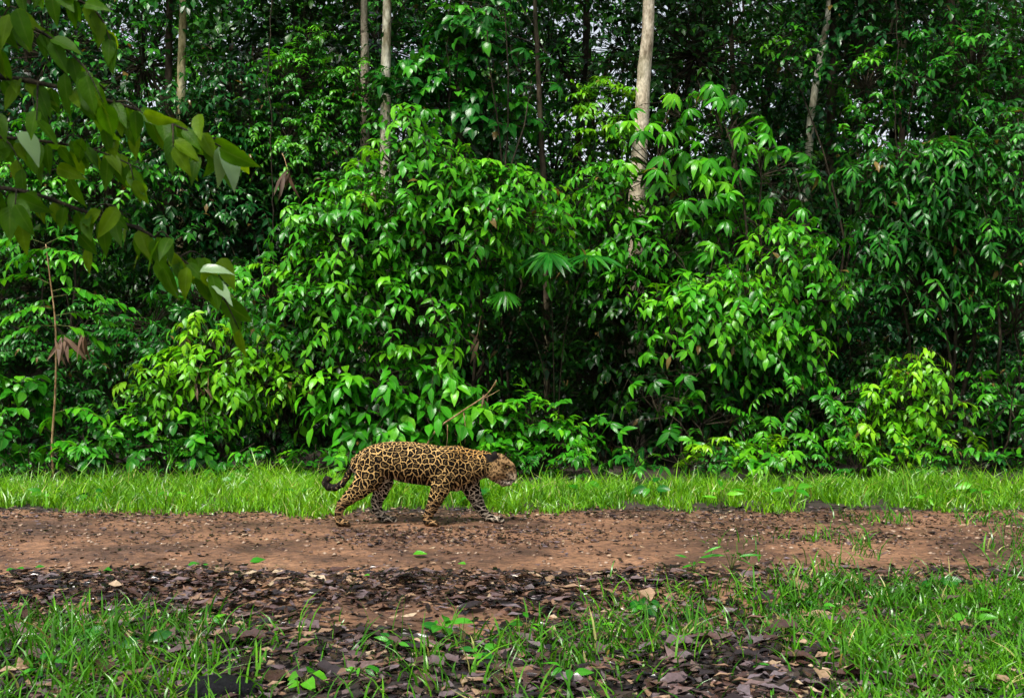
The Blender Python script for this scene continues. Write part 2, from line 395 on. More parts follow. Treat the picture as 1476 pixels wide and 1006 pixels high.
# ------------------------------------------------------------------ plant growth
def grow(rng, blobs, n, L, style, K, S, droop=0.5, lift=0.5):
    """twigs spread through ellipsoid blobs; returns twig curves and leaf arrays"""
    C = np.array([b[0] for b in blobs]); Rr = np.array([b[1] for b in blobs])
    wt = np.array([b[1][0] * b[1][2] * (b[2] if len(b) > 2 else 1) for b in blobs]); wt = wt / wt.sum()
    bi = rng.choice(len(blobs), size=n * 2, p=wt)
    u = unit(rng.normal(size=(n * 2, 3)))
    keep = rng.random(n * 2) < np.where(u[:, 1] > 0.25, 0.35, 1.0) * np.where(u[:, 2] < -0.55, 0.55, 1.0)
    bi = bi[keep][:n]; u = u[keep][:n]; m = len(u)
    r = 0.42 + 0.58 * np.sqrt(rng.random(m))
    Lt = L * (0.65 + 0.7 * rng.random(m))
    B = C[bi] + u * Rr[bi] * r[:, None]
    D = unit(u * np.array([0.9, 0.9, 0.5]) + UP * lift * (0.5 + rng.random((m, 1))) + 0.45 * rng.normal(size=(m, 3)))
    B = B - D * Lt[:, None] * 0.55
    sc = u @ np.array([0, -0.85, 0.5]) + 0.8 * r + rng.normal(size=m) * 0.12
    g = droop * (0.6 + 0.8 * rng.random(m))
    pt = lambda t: B + D * (Lt * t)[:, None] - UP * (g * Lt * t * t)[:, None]
    tg = lambda t: unit(D - UP * (2 * g * t)[:, None])
    tw = np.clip(0.40 + 0.22 * rng.normal(size=m) + 0.3 * (r - 0.75) + 0.20 * u[:, 2], 0, 1)  # tint grows lighter toward blob tops, imitating light from above
    P, X, Nn, SS, TT, SC = [], [], [], [], [], []
    def put(p, x, nrm, s, t):
        k = len(p)
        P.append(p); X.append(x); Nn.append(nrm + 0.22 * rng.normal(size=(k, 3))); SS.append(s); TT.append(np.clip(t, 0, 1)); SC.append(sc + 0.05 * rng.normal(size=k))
    if style in ('alt', 'pinnate'):
        for k in range(K):
            t = np.full(m, 0.18 + 0.82 * (k + 0.5) / K) + 0.03 * rng.normal(size=m)
            T = tg(t); side = unit(np.cross(T, UP) + 1e-4)
            sgs = ((1 if k % 2 else -1),) if style == 'alt' else (1, -1)
            for sg in sgs:
                if style == 'alt':
                    x = unit(0.55 * T + sg * 0.85 * side - UP * (0.10 + 0.40 * rng.random((m, 1))) + 0.22 * rng.normal(size=(m, 3)))
                else:
                    x = unit(0.45 * T + sg * 0.9 * side - UP * (0.15 + 0.3 * rng.random((m, 1))) + 0.08 * rng.normal(size=(m, 3)))
                s = S * (0.72 + 0.45 * rng.random(m)) * (1 - 0.25 * abs(k / max(K - 1, 1) - 0.45))
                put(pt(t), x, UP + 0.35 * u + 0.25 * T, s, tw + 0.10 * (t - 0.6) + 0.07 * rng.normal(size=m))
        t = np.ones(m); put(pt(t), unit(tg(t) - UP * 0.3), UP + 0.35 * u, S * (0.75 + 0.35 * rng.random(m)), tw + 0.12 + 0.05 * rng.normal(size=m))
    else:                                                     # whorl / fan at the tip
        t1 = np.ones(m); A = unit(0.8 * UP + 0.55 * tg(t1)); e1 = unit(np.cross(A, D) + 1e-4); e2 = np.cross(A, e1)
        tip = pt(t1); ph0 = rng.random(m) * 6.283
        for k in range(K):
            ph = ph0 + 6.283 * k / K + 0.12 * rng.normal(size=m)
            if style == 'fan': ph = 1.57 + (k / (K - 1) - 0.5) * 4.2 + 0.04 * rng.normal(size=m)
            x = unit(np.cos(ph)[:, None] * e1 + np.sin(ph)[:, None] * e2 - UP * (0.15 + 0.45 * rng.random((m, 1))))
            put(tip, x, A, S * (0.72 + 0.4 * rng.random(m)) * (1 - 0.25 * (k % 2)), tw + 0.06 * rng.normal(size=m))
    ctl = [pt(np.full(m, t)) for t in (0.0, 0.35, 0.7, 1.0)]
    return ctl, np.concatenate(P), np.concatenate(X), np.concatenate(Nn), np.concatenate(SS), np.concatenate(TT), np.concatenate(SC)

def twig_mesh(name, ctl, r0, mat, extra=None):
    """all thin twigs of one plant: 3-sided tapering tubes"""
    m = len(ctl[0]); Vs = []; k3 = np.arange(3) * 2.0944
    for j, p in enumerate(ctl):
        q = ctl[min(j + 1, len(ctl) - 1)] - ctl[max(j - 1, 0)]; T = unit(q)
        A = unit(np.cross(T, np.array([0.3, 0.9, 0.1]))); Bn = np.cross(T, A); r = r0 * (1 - 0.75 * j / (len(ctl) - 1))
        Vs.append(p[:, None, :] + r * (np.cos(k3)[None, :, None] * A[:, None, :] + np.sin(k3)[None, :, None] * Bn[:, None, :]))
    V = np.stack(Vs, 1); nl = len(ctl)                           # m, nl, 3, 3
    f = []
    for j in range(nl - 1):
        for i in range(3):
            f += [(j * 3 + i, j * 3 + (i + 1) % 3, (j + 1) * 3 + (i + 1) % 3, (j + 1) * 3 + i)]
    l, s = flat(f)
    loops = (l[None] + (np.arange(m) * nl * 3)[:, None]).ravel(); starts = (s[None] + (np.arange(m) * len(l))[:, None]).ravel()
    return mesh_np(name, V.reshape(-1, 3), loops, starts, mat)

def local(me, root):
    b = np.array(root.location)
    me.transform(Matrix.Translation((-b[0], -b[1], -b[2]))); return me

def stem_path(a, b, rng, n=9, bend=0.08):
    t = np.linspace(0, 1, n)[:, None]; d = np.linalg.norm(b - a)
    off = rng.normal(size=3) * bend * d; off[2] = 0
    wig = rng.normal(size=(n, 3)) * 0.012 * d; wig[0] = 0
    return a + (b - a) * t + off * np.sin(np.pi * t) + wig

def plant(seed, name, label, cat, group, blobs_px, depth, style, S, K, mat, dens, L, w=0.2, kind='ellip', droop=0.5, lift=0.5,
          nobj=300, ldroop=0.3, base_px=None, ry=0.45, stem_r=0.022, lod=2, dead=0):
    """blobs_px: (px, py, rx_px, rz_px[, dy]) on the photo, at the given depth"""
    rng = np.random.default_rng(seed)
    blobs = []
    for b in blobs_px:
        dd = depth + (b[4] if len(b) > 4 else 0); k = dd / F
        rx, rz = b[2] * k, b[3] * k
        blobs.append((W(b[0], b[1], dd), np.array([rx, max(ry, 0.75 * min(rx, rz)), rz])))
    for c, r in list(blobs):
        for q_ in range(2):
            an = rng.uniform(-0.5, 3.64); k = rng.uniform(0.3, 0.5)
            c2 = c + np.array([math.cos(an) * r[0] * 0.95, rng.uniform(-0.5, 0.1) * r[1], math.sin(an) * r[2] * 0.95])
            if c2[2] - r[2] * k > 0.05: blobs.append((c2, r * k))
    bx = base_px if base_px is not None else blobs_px[0][0]
    bd = depth + 0.35; gx = (bx - 738.0) / F * bd
    gz = float(surf(np.array(gx), np.array(bd)))
    root = thing(name, (gx, bd, gz), label, cat, group); base = np.array([gx, bd, gz])
    area = sum(b[1][0] * b[1][2] * 3.14 for b in blobs)
    S = S * 0.9; n = max(3, int(area * dens * 1.25))
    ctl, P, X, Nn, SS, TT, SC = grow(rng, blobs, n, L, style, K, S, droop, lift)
    ok = P[:, 2] > 0.06; P, X, Nn, SS, TT, SC = (a[ok] for a in (P, X, Nn, SS, TT, SC))
    for c, r in blobs[:len(blobs_px)]:
        top = c + np.array([0, 0.05, r[2] * 0.45])
        pts = stem_path(base - UP * 0.04, top, rng); rad = np.linspace(stem_r * 0.75, stem_r * 0.22, len(pts))
        V, fs = tube(pts, rad, 6, 0.05, seed)
        link('stem', local(mesh_vf('stem', V, fs, M['twig']), root), root)
    # limbs from the blob hearts to the twigs
    C = np.array([b[0] for b in blobs[:len(blobs_px)]]); B0 = ctl[0]
    near = np.argmin(((B0[:, None] - C[None]) ** 2).sum(-1), 1); hearts = C[near] + (B0 - C[near]) * 0.2
    hearts[:, 2] -= 0.15
    mid = 0.5 * (hearts + B0) + 0.06 * rng.normal(size=B0.shape)
    link('twigs', local(twig_mesh('twigs', [hearts, ctl[0], ctl[3]] if nobj == 0 else [hearts, ctl[0], ctl[2], ctl[3]], 0.006 + S * 0.012, M['twig']), root), root, kind='stuff')
    order = np.argsort(-SC); no = min(nobj, len(P))
    a, b = order[:no], order[no:]
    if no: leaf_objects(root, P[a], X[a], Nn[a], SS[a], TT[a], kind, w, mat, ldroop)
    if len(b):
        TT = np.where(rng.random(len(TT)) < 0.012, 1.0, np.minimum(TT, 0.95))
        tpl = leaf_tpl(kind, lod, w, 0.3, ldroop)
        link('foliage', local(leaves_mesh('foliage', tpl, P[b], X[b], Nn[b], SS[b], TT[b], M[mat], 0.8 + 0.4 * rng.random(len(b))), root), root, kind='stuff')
    return root, blobs, rng

NT = 0
def tree(seed, name, label, group, path_px, depth, r, bark, crown, mat, S, n, kind='ellip', w=0.24, K=6, L=0.8, lod=1, style='alt'):
    """path_px: trunk points (px, py) at the depth, first one gives the ground position; crown: world blobs (dx, dy, z, rx, ry, rz)"""
    rng = np.random.default_rng(seed)
    p0 = W(path_px[0][0], 503, depth); gz = float(surf(np.array(p0[0]), np.array(depth)))
    base = np.array([p0[0], depth, gz])
    pts = [base - UP * 0.1] + [W(px, py, depth) for px, py in path_px[1:]]
    top = max(c[2] for c in crown); last = pts[-1]
    if last[2] < top: pts.append(np.array([last[0] + (last[0] - pts[-2][0]) * 0.3, depth + 0.2, top]))
    path = spline(pts, 34)
    root = thing(name, base, label, 'tree', group)
    rad = np.linspace(r * 1.12, r * 0.55, 34); rad[:2] *= (1.5, 1.2)
    V, fs = tube(path, rad, 12, 0.03, seed)
    link('trunk', local(mesh_vf('trunk', V, fs, M[bark]), root), root)
    blobs = [(np.array([base[0] + c[0], depth + c[1], c[2]]), np.array(c[3:6])) for c in crown]
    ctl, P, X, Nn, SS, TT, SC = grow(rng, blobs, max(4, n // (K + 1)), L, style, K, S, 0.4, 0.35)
    for c, rr in blobs:
        i = int(np.argmin(np.abs(path[:, 2] - (c[2] - rr[2] * 0.7)))); a = path[i]
        pp = stem_path(a, c + np.array([0, 0, rr[2] * 0.3]), rng)
        V, fs = tube(pp, np.linspace(r * 0.5, r * 0.12, len(pp)), 6, 0.04, seed)
        link('limb', local(mesh_vf('limb', V, fs, M[bark]), root), root)
    C = np.array([b[0] for b in blobs]); B0 = ctl[0]
    near = np.argmin(((B0[:, None] - C[None]) ** 2).sum(-1), 1); hearts = C[near] + (B0 - C[near]) * 0.15
    mid = 0.5 * (hearts + B0) + 0.15 * rng.normal(size=B0.shape)
    TT = np.where(rng.random(len(TT)) < 0.006, 1.0, np.minimum(TT, 0.95))
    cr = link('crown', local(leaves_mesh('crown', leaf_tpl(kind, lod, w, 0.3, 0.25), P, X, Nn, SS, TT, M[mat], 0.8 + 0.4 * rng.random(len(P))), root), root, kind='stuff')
    link('twigs', local(twig_mesh('twigs', [hearts[::2], ctl[0][::2], ctl[3][::2]], 0.014, M['twig']), root), root, kind='stuff')
    return root

# ------------------------------------------------------------------ trees behind
FAR = 'trees of the forest behind the shrubs'
TL = [  # seed, name, label, path, depth, radius, bark, crown blobs, leaf mat, size, n
 (101, 'pale_trunk_tree', 'tall tree with pale yellow bark far back, above the overhanging branch', [(264, 503), (262, 300), (261, 120), (264, 0)], 16.9, 0.075, 'bark_yellow', [(0, 0.5, 8.0, 1.7, 1.4, 1.1), (-1.4, 1.2, 9.2, 1.8, 1.6, 1.6), (1.3, 0.8, 10.4, 1.9, 1.6, 1.6)], 'dark', 0.16, 6500),
 (102, 'brown_trunk_tree', 'brown-barked tree rising just beside the white trunk', [(527, 503), (526, 250), (526, 60), (525, 0)], 16.8, 0.072, 'bark_tan', [(0, 0.5, 8.2, 1.6, 1.4, 1.2), (-1.6, 0.6, 9.6, 1.6, 1.5, 1.6), (0.4, 1, 11.3, 2, 1.6, 1.6)], 'dark', 0.16, 6500),
 (103, 'white_trunk_tree', 'slim tree with almost white bark rising behind the large glossy shrub', [(553, 503), (555, 330), (556, 120), (558, 0)], 16.2, 0.085, 'bark_pale', [(0.2, 0.4, 8.0, 1.9, 1.5, 1.5), (1.2, 1.0, 9.4, 1.8, 1.5, 1.5)], 'deep', 0.15, 4500),
 (104, 'slender_tree', 'very thin straight brown stem over the dark hollow', [(790, 503), (786, 320), (780, 200), (774, 60), (771, 0)], 15.6, 0.040, 'bark_brown', [(-0.1, 0.3, 7.4, 1.3, 1.2, 1.0), (-0.7, 0.8, 8.6, 1.4, 1.2, 1.1)], 'deep', 0.15, 2600),
 (105, 'stout_trunk_tree', 'stoutest trunk, tan-grey mottled bark with dark knots, between the shrubs', [(912, 503), (917, 330), (922, 220), (929, 100), (935, 0)], 15.4, 0.118, 'bark_tan', [(0.3, 0.5, 8.3, 2.1, 1.6, 1.5), (-1.2, 1.2, 9.5, 1.8, 1.6, 1.5), (1.4, 0.9, 9.6, 1.8, 1.5, 1.4)], 'deep', 0.16, 5500),
 (106, 'leaning_tree', 'slim leaning tree with pale patchy bark, right of the stout mottled trunk', [(1146, 503), (1165, 235), (1172, 150), (1186, 60), (1194, 0)], 16.6, 0.058, 'bark_pale', [(0.6, 0.3, 7.8, 1.7, 1.4, 1.3), (1.6, 1.0, 9.0, 1.7, 1.4, 1.4)], 'deep', 0.15, 4000),
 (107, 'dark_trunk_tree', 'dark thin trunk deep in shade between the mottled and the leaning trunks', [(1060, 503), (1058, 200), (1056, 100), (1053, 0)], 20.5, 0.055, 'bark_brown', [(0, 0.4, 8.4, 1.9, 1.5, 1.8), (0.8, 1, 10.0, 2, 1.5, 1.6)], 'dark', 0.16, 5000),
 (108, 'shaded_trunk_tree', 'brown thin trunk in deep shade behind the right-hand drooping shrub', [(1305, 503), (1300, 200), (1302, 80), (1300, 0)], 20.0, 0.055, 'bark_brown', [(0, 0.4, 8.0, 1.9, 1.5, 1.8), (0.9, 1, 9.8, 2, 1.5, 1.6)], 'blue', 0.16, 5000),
]
for a in TL:
    tree(a[0], a[1], a[2], None, a[3], a[4], a[5], a[6], a[7], a[8], a[9], a[10])
# fill of the forest: many low-crowned trees, three ranks deep
g_ = np.random.default_rng(55); nfill = 0
RANKL = ('standing close behind the shrubs', 'standing in the middle of the forest', 'farthest back against the sky')
RANKG = (', front rank', ', middle rank', ', back rank')
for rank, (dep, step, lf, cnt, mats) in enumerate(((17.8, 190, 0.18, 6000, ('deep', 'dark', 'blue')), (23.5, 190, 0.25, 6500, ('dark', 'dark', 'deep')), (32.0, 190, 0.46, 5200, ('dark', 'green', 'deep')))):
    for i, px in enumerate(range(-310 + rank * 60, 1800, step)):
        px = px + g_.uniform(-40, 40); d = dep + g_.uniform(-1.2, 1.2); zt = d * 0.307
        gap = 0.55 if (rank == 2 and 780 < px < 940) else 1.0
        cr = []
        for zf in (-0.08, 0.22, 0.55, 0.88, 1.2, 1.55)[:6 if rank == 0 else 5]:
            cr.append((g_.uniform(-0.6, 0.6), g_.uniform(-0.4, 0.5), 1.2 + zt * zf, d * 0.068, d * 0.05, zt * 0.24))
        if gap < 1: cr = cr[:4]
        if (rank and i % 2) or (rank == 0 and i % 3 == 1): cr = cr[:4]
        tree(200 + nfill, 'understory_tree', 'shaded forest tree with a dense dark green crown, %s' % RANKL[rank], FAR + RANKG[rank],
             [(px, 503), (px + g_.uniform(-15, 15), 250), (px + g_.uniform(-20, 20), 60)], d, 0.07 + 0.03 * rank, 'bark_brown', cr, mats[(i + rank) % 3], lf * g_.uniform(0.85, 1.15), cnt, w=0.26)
        nfill += 1

# ------------------------------------------------------------------ shrubs
SH = [
 # seed, name, label, category, group, blobs, depth, style, S, K, mat, dens, L, extra
 (1, 'glossy_shrub', 'tallest glossy bright green shrub with drooping leaves, in front of the white trunk', 'shrub', None,
  [(600, 255, 105, 80), (520, 330, 85, 85), (650, 330, 95, 80), (470, 420, 90, 80), (580, 430, 115, 80), (390, 415, 50, 55), (640, 230, 60, 45), (740, 290, 80, 55), (740, 360, 60, 40, 0.5), (795, 320, 45, 50, 0.9)], 13.7, 'alt', 0.185, 7, 'vivid', 44, 0.55, dict(w=0.2, base_px=570, stem_r=0.04, droop=0.6, ry=0.8)),
 (2, 'broadleaf_shrub', 'large-leaved green shrub right behind the jaguar\'s back', 'shrub', None,
  [(560, 545, 95, 70), (610, 600, 75, 50), (500, 590, 45, 50)], 13.25, 'alt', 0.25, 6, 'vivid', 28, 0.5, dict(w=0.22, base_px=575, droop=0.6)),
 (3, 'lime_shrub', 'brightest lime green leafy shrub, below the tip of the overhanging branch', 'shrub', None,
  [(320, 500, 85, 55), (370, 540, 60, 45), (250, 540, 70, 45), (300, 560, 80, 35)], 13.3, 'alt', 0.165, 7, 'lime', 48, 0.45, dict(w=0.19, base_px=310, droop=0.7)),
 (4, 'dark_thicket', 'dark leafy thicket behind the lone thin-stemmed sapling', 'shrub', None,
  [(110, 480, 110, 70), (40, 520, 70, 80), (170, 560, 90, 60), (90, 600, 100, 55)], 14.0, 'pinnate', 0.13, 6, 'deep', 34, 0.55, dict(w=0.18, base_px=110)),
 (5, 'low_shrub', 'low mid-green shrub at the grass edge under the lime shrub', 'shrub', None,
  [(215, 620, 75, 42), (300, 625, 50, 35), (140, 640, 50, 30)], 13.1, 'alt', 0.16, 6, 'green', 36, 0.4, dict(w=0.3, kind='round', base_px=230)),
 (6, 'rounded_leaf_shrub', 'green shrub with rounded pale-edged leaves beside the lone thin-stemmed sapling', 'shrub', None,
  [(18, 590, 45, 45), (5, 640, 40, 35)], 13.2, 'alt', 0.2, 6, 'green', 34, 0.4, dict(w=0.3, kind='round', base_px=18)),
 (7, 'shadow_shrub', 'dark shrub in shade between the lime shrub and the jaguar\'s tail', 'shrub', None,
  [(420, 600, 60, 60), (380, 640, 50, 35)], 13.9, 'pinnate', 0.09, 7, 'deep', 40, 0.45, dict(base_px=415)),
 (8, 'ragged_shrub', 'light green shrub with ragged tiers of leaves ahead of the jaguar\'s head', 'shrub', None,
  [(765, 600, 55, 38), (800, 640, 60, 35), (735, 640, 45, 35)], 13.2, 'alt', 0.17, 6, 'vivid', 40, 0.4, dict(w=0.24, base_px=775, droop=0.35, kind='ovate')),
 (9, 'sparse_seedling', 'sparse seedling with few pale leaves standing before the dark hollow', 'shrub', None,
  [(885, 640, 35, 20), (850, 610, 30, 15)], 13.2, 'alt', 0.16, 5, 'green', 22, 0.35, dict(w=0.24, base_px=875, nobj=120)),
 (10, 'umbrella_tree', 'young tree with drooping umbrella-like leaf whorls, right of the stout mottled trunk', 'tree', None,
  [(985, 150, 50, 50), (960, 235, 60, 60), (1045, 180, 60, 50), (1095, 235, 55, 60), (1010, 290, 85, 60), (1075, 330, 70, 50), (960, 350, 70, 50)], 14.5, 'whorl', 0.30, 8, 'vivid', 13, 0.6, dict(w=0.15, kind='lance', base_px=1020, stem_r=0.04, ldroop=0.45)),
 (11, 'arching_shrub', 'mid-green shrub with arching leafy tips under the umbrella-leaved young tree', 'shrub', None,
  [(1130, 350, 65, 55), (1165, 410, 45, 60), (1080, 430, 80, 65), (1010, 440, 70, 60), (1120, 480, 70, 50)], 13.8, 'alt', 0.19, 7, 'vivid', 42, 0.55, dict(ry=0.7, base_px=1090, stem_r=0.035, droop=0.75)),
 (12, 'drooping_bough_shrub', 'glossy bluish green shrub at the right with hanging leaf tips', 'shrub', None,
  [(1300, 230, 75, 50), (1380, 240, 80, 60), (1310, 310, 80, 55), (1400, 340, 80, 70), (1330, 400, 80, 50), (1250, 240, 35, 40)], 14.0, 'alt', 0.21, 8, 'deep', 42, 0.6, dict(w=0.14, kind='lance', base_px=1350, stem_r=0.045, droop=0.7)),
 (13, 'overhanging_shrub', 'dark green shrub at the right edge reaching from grass to treetop height', 'shrub', None,
  [(1465, 200, 60, 70), (1470, 330, 50, 80), (1460, 450, 60, 80), (1465, 580, 45, 70)], 13.9, 'pinnate', 0.12, 7, 'deep', 36, 0.5, dict(base_px=1465, stem_r=0.035)),
 (14, 'yellow_green_shrub', 'low yellow-green pyramid-shaped shrub at the grass edge under the hanging leaf tips', 'shrub', None,
  [(1325, 525, 38, 38), (1315, 580, 70, 42), (1320, 635, 95, 45), (1245, 625, 40, 35)], 13.1, 'alt', 0.15, 7, 'lime', 52, 0.38, dict(base_px=1315, droop=0.75)),
 (15, 'feathery_shrub', 'green shrub with long feathered drooping fronds beside the yellow-green pyramid shrub', 'shrub', None,
  [(1180, 560, 70, 45), (1120, 610, 60, 40), (1200, 620, 55, 40)], 13.4, 'pinnate', 0.15, 8, 'green', 20, 0.6, dict(base_px=1165, w=0.17, droop=0.55, lift=0.7)),
 (16, 'lobed_leaf_shrub', 'green shrub with flat spreading leaf tiers at the edge of the dark hollow', 'shrub', None,
  [(985, 520, 55, 45), (950, 575, 55, 35), (1010, 590, 55, 35)], 13.5, 'fan', 0.24, 7, 'green', 14, 0.45, dict(w=0.17, base_px=985, kind='ellip', lift=0.4)),
 (17, 'shaded_shrub', 'dark bluish shrub below the hanging leaf tips of the right-hand shrub', 'shrub', None,
  [(1270, 450, 75, 50), (1370, 470, 90, 55), (1420, 560, 55, 60), (1210, 500, 50, 50)], 14.4, 'alt', 0.12, 8, 'blue', 60, 0.45, dict(base_px=1340)),
 (18, 'climber_shrub', 'broad rounded-leaved green climber up beside the white trunk', 'shrub', None,
  [(640, 130, 55, 40), (700, 160, 60, 45), (600, 110, 45, 40), (680, 60, 60, 45)], 15.6, 'alt', 0.23, 6, 'deep', 30, 0.5, dict(w=0.3, kind='ovate', base_px=660, stem_r=0.035)),
 (19, 'fine_leaf_tree', 'small-leaved bushy light green young tree left of the white trunk', 'tree', None,
  [(430, 110, 60, 60), (410, 190, 75, 60), (480, 170, 50, 60), (450, 250, 70, 55), (526, 125, 40, 55)], 16.3, 'pinnate', 0.11, 7, 'green', 50, 0.5, dict(base_px=440, stem_r=0.04, w=0.2)),
 (20, 'leafy_sapling_mass', 'light green leafy young tree seen beyond the overhanging branch', 'tree', None,
  [(90, 190, 90, 50), (40, 260, 70, 60), (150, 270, 80, 60), (60, 350, 80, 45)], 15.6, 'alt', 0.16, 7, 'green', 40, 0.5, dict(base_px=90, stem_r=0.04)),
 (21, 'blue_green_tree', 'dark blue-green young tree behind the tip of the overhanging branch', 'tree', None,
  [(300, 220, 80, 70), (350, 310, 70, 60), (250, 330, 70, 60), (340, 130, 60, 50), (258, 165, 55, 38), (262, 235, 60, 50)], 16.2, 'alt', 0.16, 7, 'blue', 38, 0.5, dict(base_px=310, stem_r=0.035)),
 (22, 'star_leaf_tree', 'young tree with big star-shaped leaf whorls high beside the thin straight stem', 'tree', None,
  [(735, 40, 40, 40), (690, 20, 40, 30), (770, 130, 25, 30)], 15.0, 'whorl', 0.27, 8, 'deep', 11, 0.6, dict(w=0.14, kind='lance', base_px=725, stem_r=0.03, nobj=200)),
 (23, 'ragged_vine_shrub', 'bright green ragged shrub crowding the foot of the stout mottled trunk', 'shrub', None,
  [(890, 260, 55, 40), (870, 320, 55, 45), (930, 330, 35, 50), (900, 390, 60, 40)], 14.5, 'alt', 0.17, 7, 'vivid', 40, 0.5, dict(base_px=885, stem_r=0.03, droop=0.7)),
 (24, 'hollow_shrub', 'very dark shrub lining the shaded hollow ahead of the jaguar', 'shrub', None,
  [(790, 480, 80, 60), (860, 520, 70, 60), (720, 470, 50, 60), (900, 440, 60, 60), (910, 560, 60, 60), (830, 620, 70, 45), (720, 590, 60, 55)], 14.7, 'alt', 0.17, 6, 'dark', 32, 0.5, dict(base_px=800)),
 (25, 'upper_right_tree', 'mid-green young tree around the patchy leaning trunk', 'tree', None,
  [(1128, 80, 42, 42), (1248, 110, 48, 50), (1235, 190, 42, 45)], 16.0, 'alt', 0.15, 7, 'green', 34, 0.5, dict(base_px=1190, stem_r=0.035)),
 (26, 'corner_tree', 'dark green young tree above the glossy bluish right-hand shrub', 'tree', None,
  [(1400, 90, 70, 55), (1330, 120, 55, 45), (1450, 130, 50, 55)], 16.0, 'alt', 0.17, 7, 'deep', 34, 0.5, dict(base_px=1400, stem_r=0.035)),
 (27, 'fern_clump', 'small pale green fern clump rising from the grass before the flat-tiered shrub', 'fern', None,
  [(1025, 640, 42, 22)], 12.2, 'pinnate', 0.12, 11, 'grass', 26, 0.55, dict(base_px=1025, w=0.16, droop=0.5, lift=0.9, nobj=300)),
 (28, 'low_leafy_plant', 'low light green plant at the grass edge right of the pale fern clump', 'shrub', None,
  [(1130, 650, 40, 25), (1095, 640, 30, 22)], 13.0, 'alt', 0.15, 6, 'lime', 36, 0.35, dict(base_px=1125)),
 (29, 'seedling', 'small seedling with broad flat leaves on the grass below the lime shrub', 'seedling', None,
  [(325, 640, 32, 20)], 12.95, 'alt', 0.17, 5, 'green', 34, 0.28, dict(base_px=325, w=0.26, nobj=80)),
 (30, 'bent_seedling', 'small arching seedling close to the jaguar\'s tail tip', 'seedling', None,
  [(432, 660, 30, 14)], 12.9, 'alt', 0.14, 5, 'lime', 40, 0.3, dict(base_px=432, w=0.2, nobj=80)),
 (31, 'tail_seedling', 'small pale seedling directly behind the jaguar\'s tail base', 'seedling', None,
  [(498, 662, 22, 16)], 12.7, 'whorl', 0.17, 6, 'lime', 34, 0.25, dict(base_px=500, w=0.17, nobj=80)),
 (32, 'arched_frond_plant', 'dark plant with two arched fronds in shade by the right-edge shrub', 'shrub', None,
  [(1415, 545, 30, 35), (1455, 560, 30, 45)], 13.3, 'pinnate', 0.14, 7, 'green', 14, 0.6, dict(base_px=1430, w=0.16, droop=0.9, lift=1.0)),
 (38, 'sunlit_palm', 'pale lime feathery crown in the bright gap left of the stout mottled trunk', 'tree', None,
  [(870, 140, 42, 32), (882, 190, 38, 28)], 15.7, 'pinnate', 0.15, 8, 'lime', 46, 0.6, dict(base_px=872, stem_r=0.03, w=0.15)),  # lime leaf colour stands in for backlight on this crown
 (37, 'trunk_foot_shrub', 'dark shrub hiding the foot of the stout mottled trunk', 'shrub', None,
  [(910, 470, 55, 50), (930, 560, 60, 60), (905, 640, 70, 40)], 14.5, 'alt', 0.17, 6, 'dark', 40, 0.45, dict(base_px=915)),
 (34, 'dark_gap_shrub', 'dark shrub filling the gap between the tallest glossy shrub and the dark thicket', 'shrub', None,
  [(300, 410, 80, 50), (220, 450, 70, 50), (380, 480, 60, 50)], 14.9, 'whorl', 0.24, 7, 'deep', 22, 0.5, dict(base_px=300, w=0.13, kind='lance')),
 (35, 'dim_shrub', 'dim green shrub low between the flat-tiered and feathered shrubs', 'shrub', None,
  [(1060, 530, 70, 50), (1130, 540, 60, 45), (1060, 610, 60, 40)], 14.3, 'alt', 0.17, 6, 'deep', 36, 0.5, dict(base_px=1080)),
 (36, 'backing_shrub', 'dark shrub behind the yellow-green pyramid shrub', 'shrub', None,
  [(1390, 620, 60, 50), (1270, 560, 60, 50), (1440, 660, 40, 30)], 14.0, 'alt', 0.16, 6, 'dark', 36, 0.45, dict(base_px=1380)),
]
for a in SH:
    plant(*a[:13], **a[13])
fl = W(800, 503, 13.9); fl[2] = float(surf(fl[0], fl[1]))
fan = thing('fan_leaf_plant', fl, 'plant with large flat fan-shaped leaves over the dark hollow', 'shrub')
rq = np.random.default_rng(88)
for (px, py, dd, ln, tilt, yaw) in ((790, 364, 13.3, 0.50, 0.35, -0.15), (850, 368, 13.4, 0.46, 0.10, 0.9), (727, 420, 13.3, 0.30, 0.7, 0.0)):
    hub = W(px, py, dd); V, fs = tube(spline([fl - UP * 0.03, fl + (hub - fl) * np.array([0.3, 0.2, 0.65]), hub], 14), np.linspace(0.009, 0.004, 14), 6); stk = link('leaf_stalk', local(mesh_vf('leaf_stalk', V, fs, M['twig']), fan), fan)
    k = 17; P_ = np.repeat(hub[None], k, 0); ph = np.linspace(-1.9, 1.9, k) + yaw
    X_ = np.stack([np.sin(ph), -0.75 * np.cos(ph), -tilt * (0.35 + 0.65 * np.abs(np.cos(ph))) - 0.12], 1) + 0.04 * rq.normal(size=(k, 3))
    leaf_objects(fan, P_, X_, np.repeat(np.array([[0, -0.45, 1.0]]), k, 0) + 0.06 * rq.normal(size=(k, 3)), ln * (0.72 + 0.28 * np.cos((ph - yaw) * 0.55)) * rq.uniform(0.92, 1.05, k), rq.uniform(0.3, 0.7, k), 'lance', 0.07, 'deep' if ln > 0.31 else 'green', 0.22, 'leaf_lobe', parents=[stk] * k)
EDGE = 'small leafy plants along the grass edge'
re_ = np.random.default_rng(909)
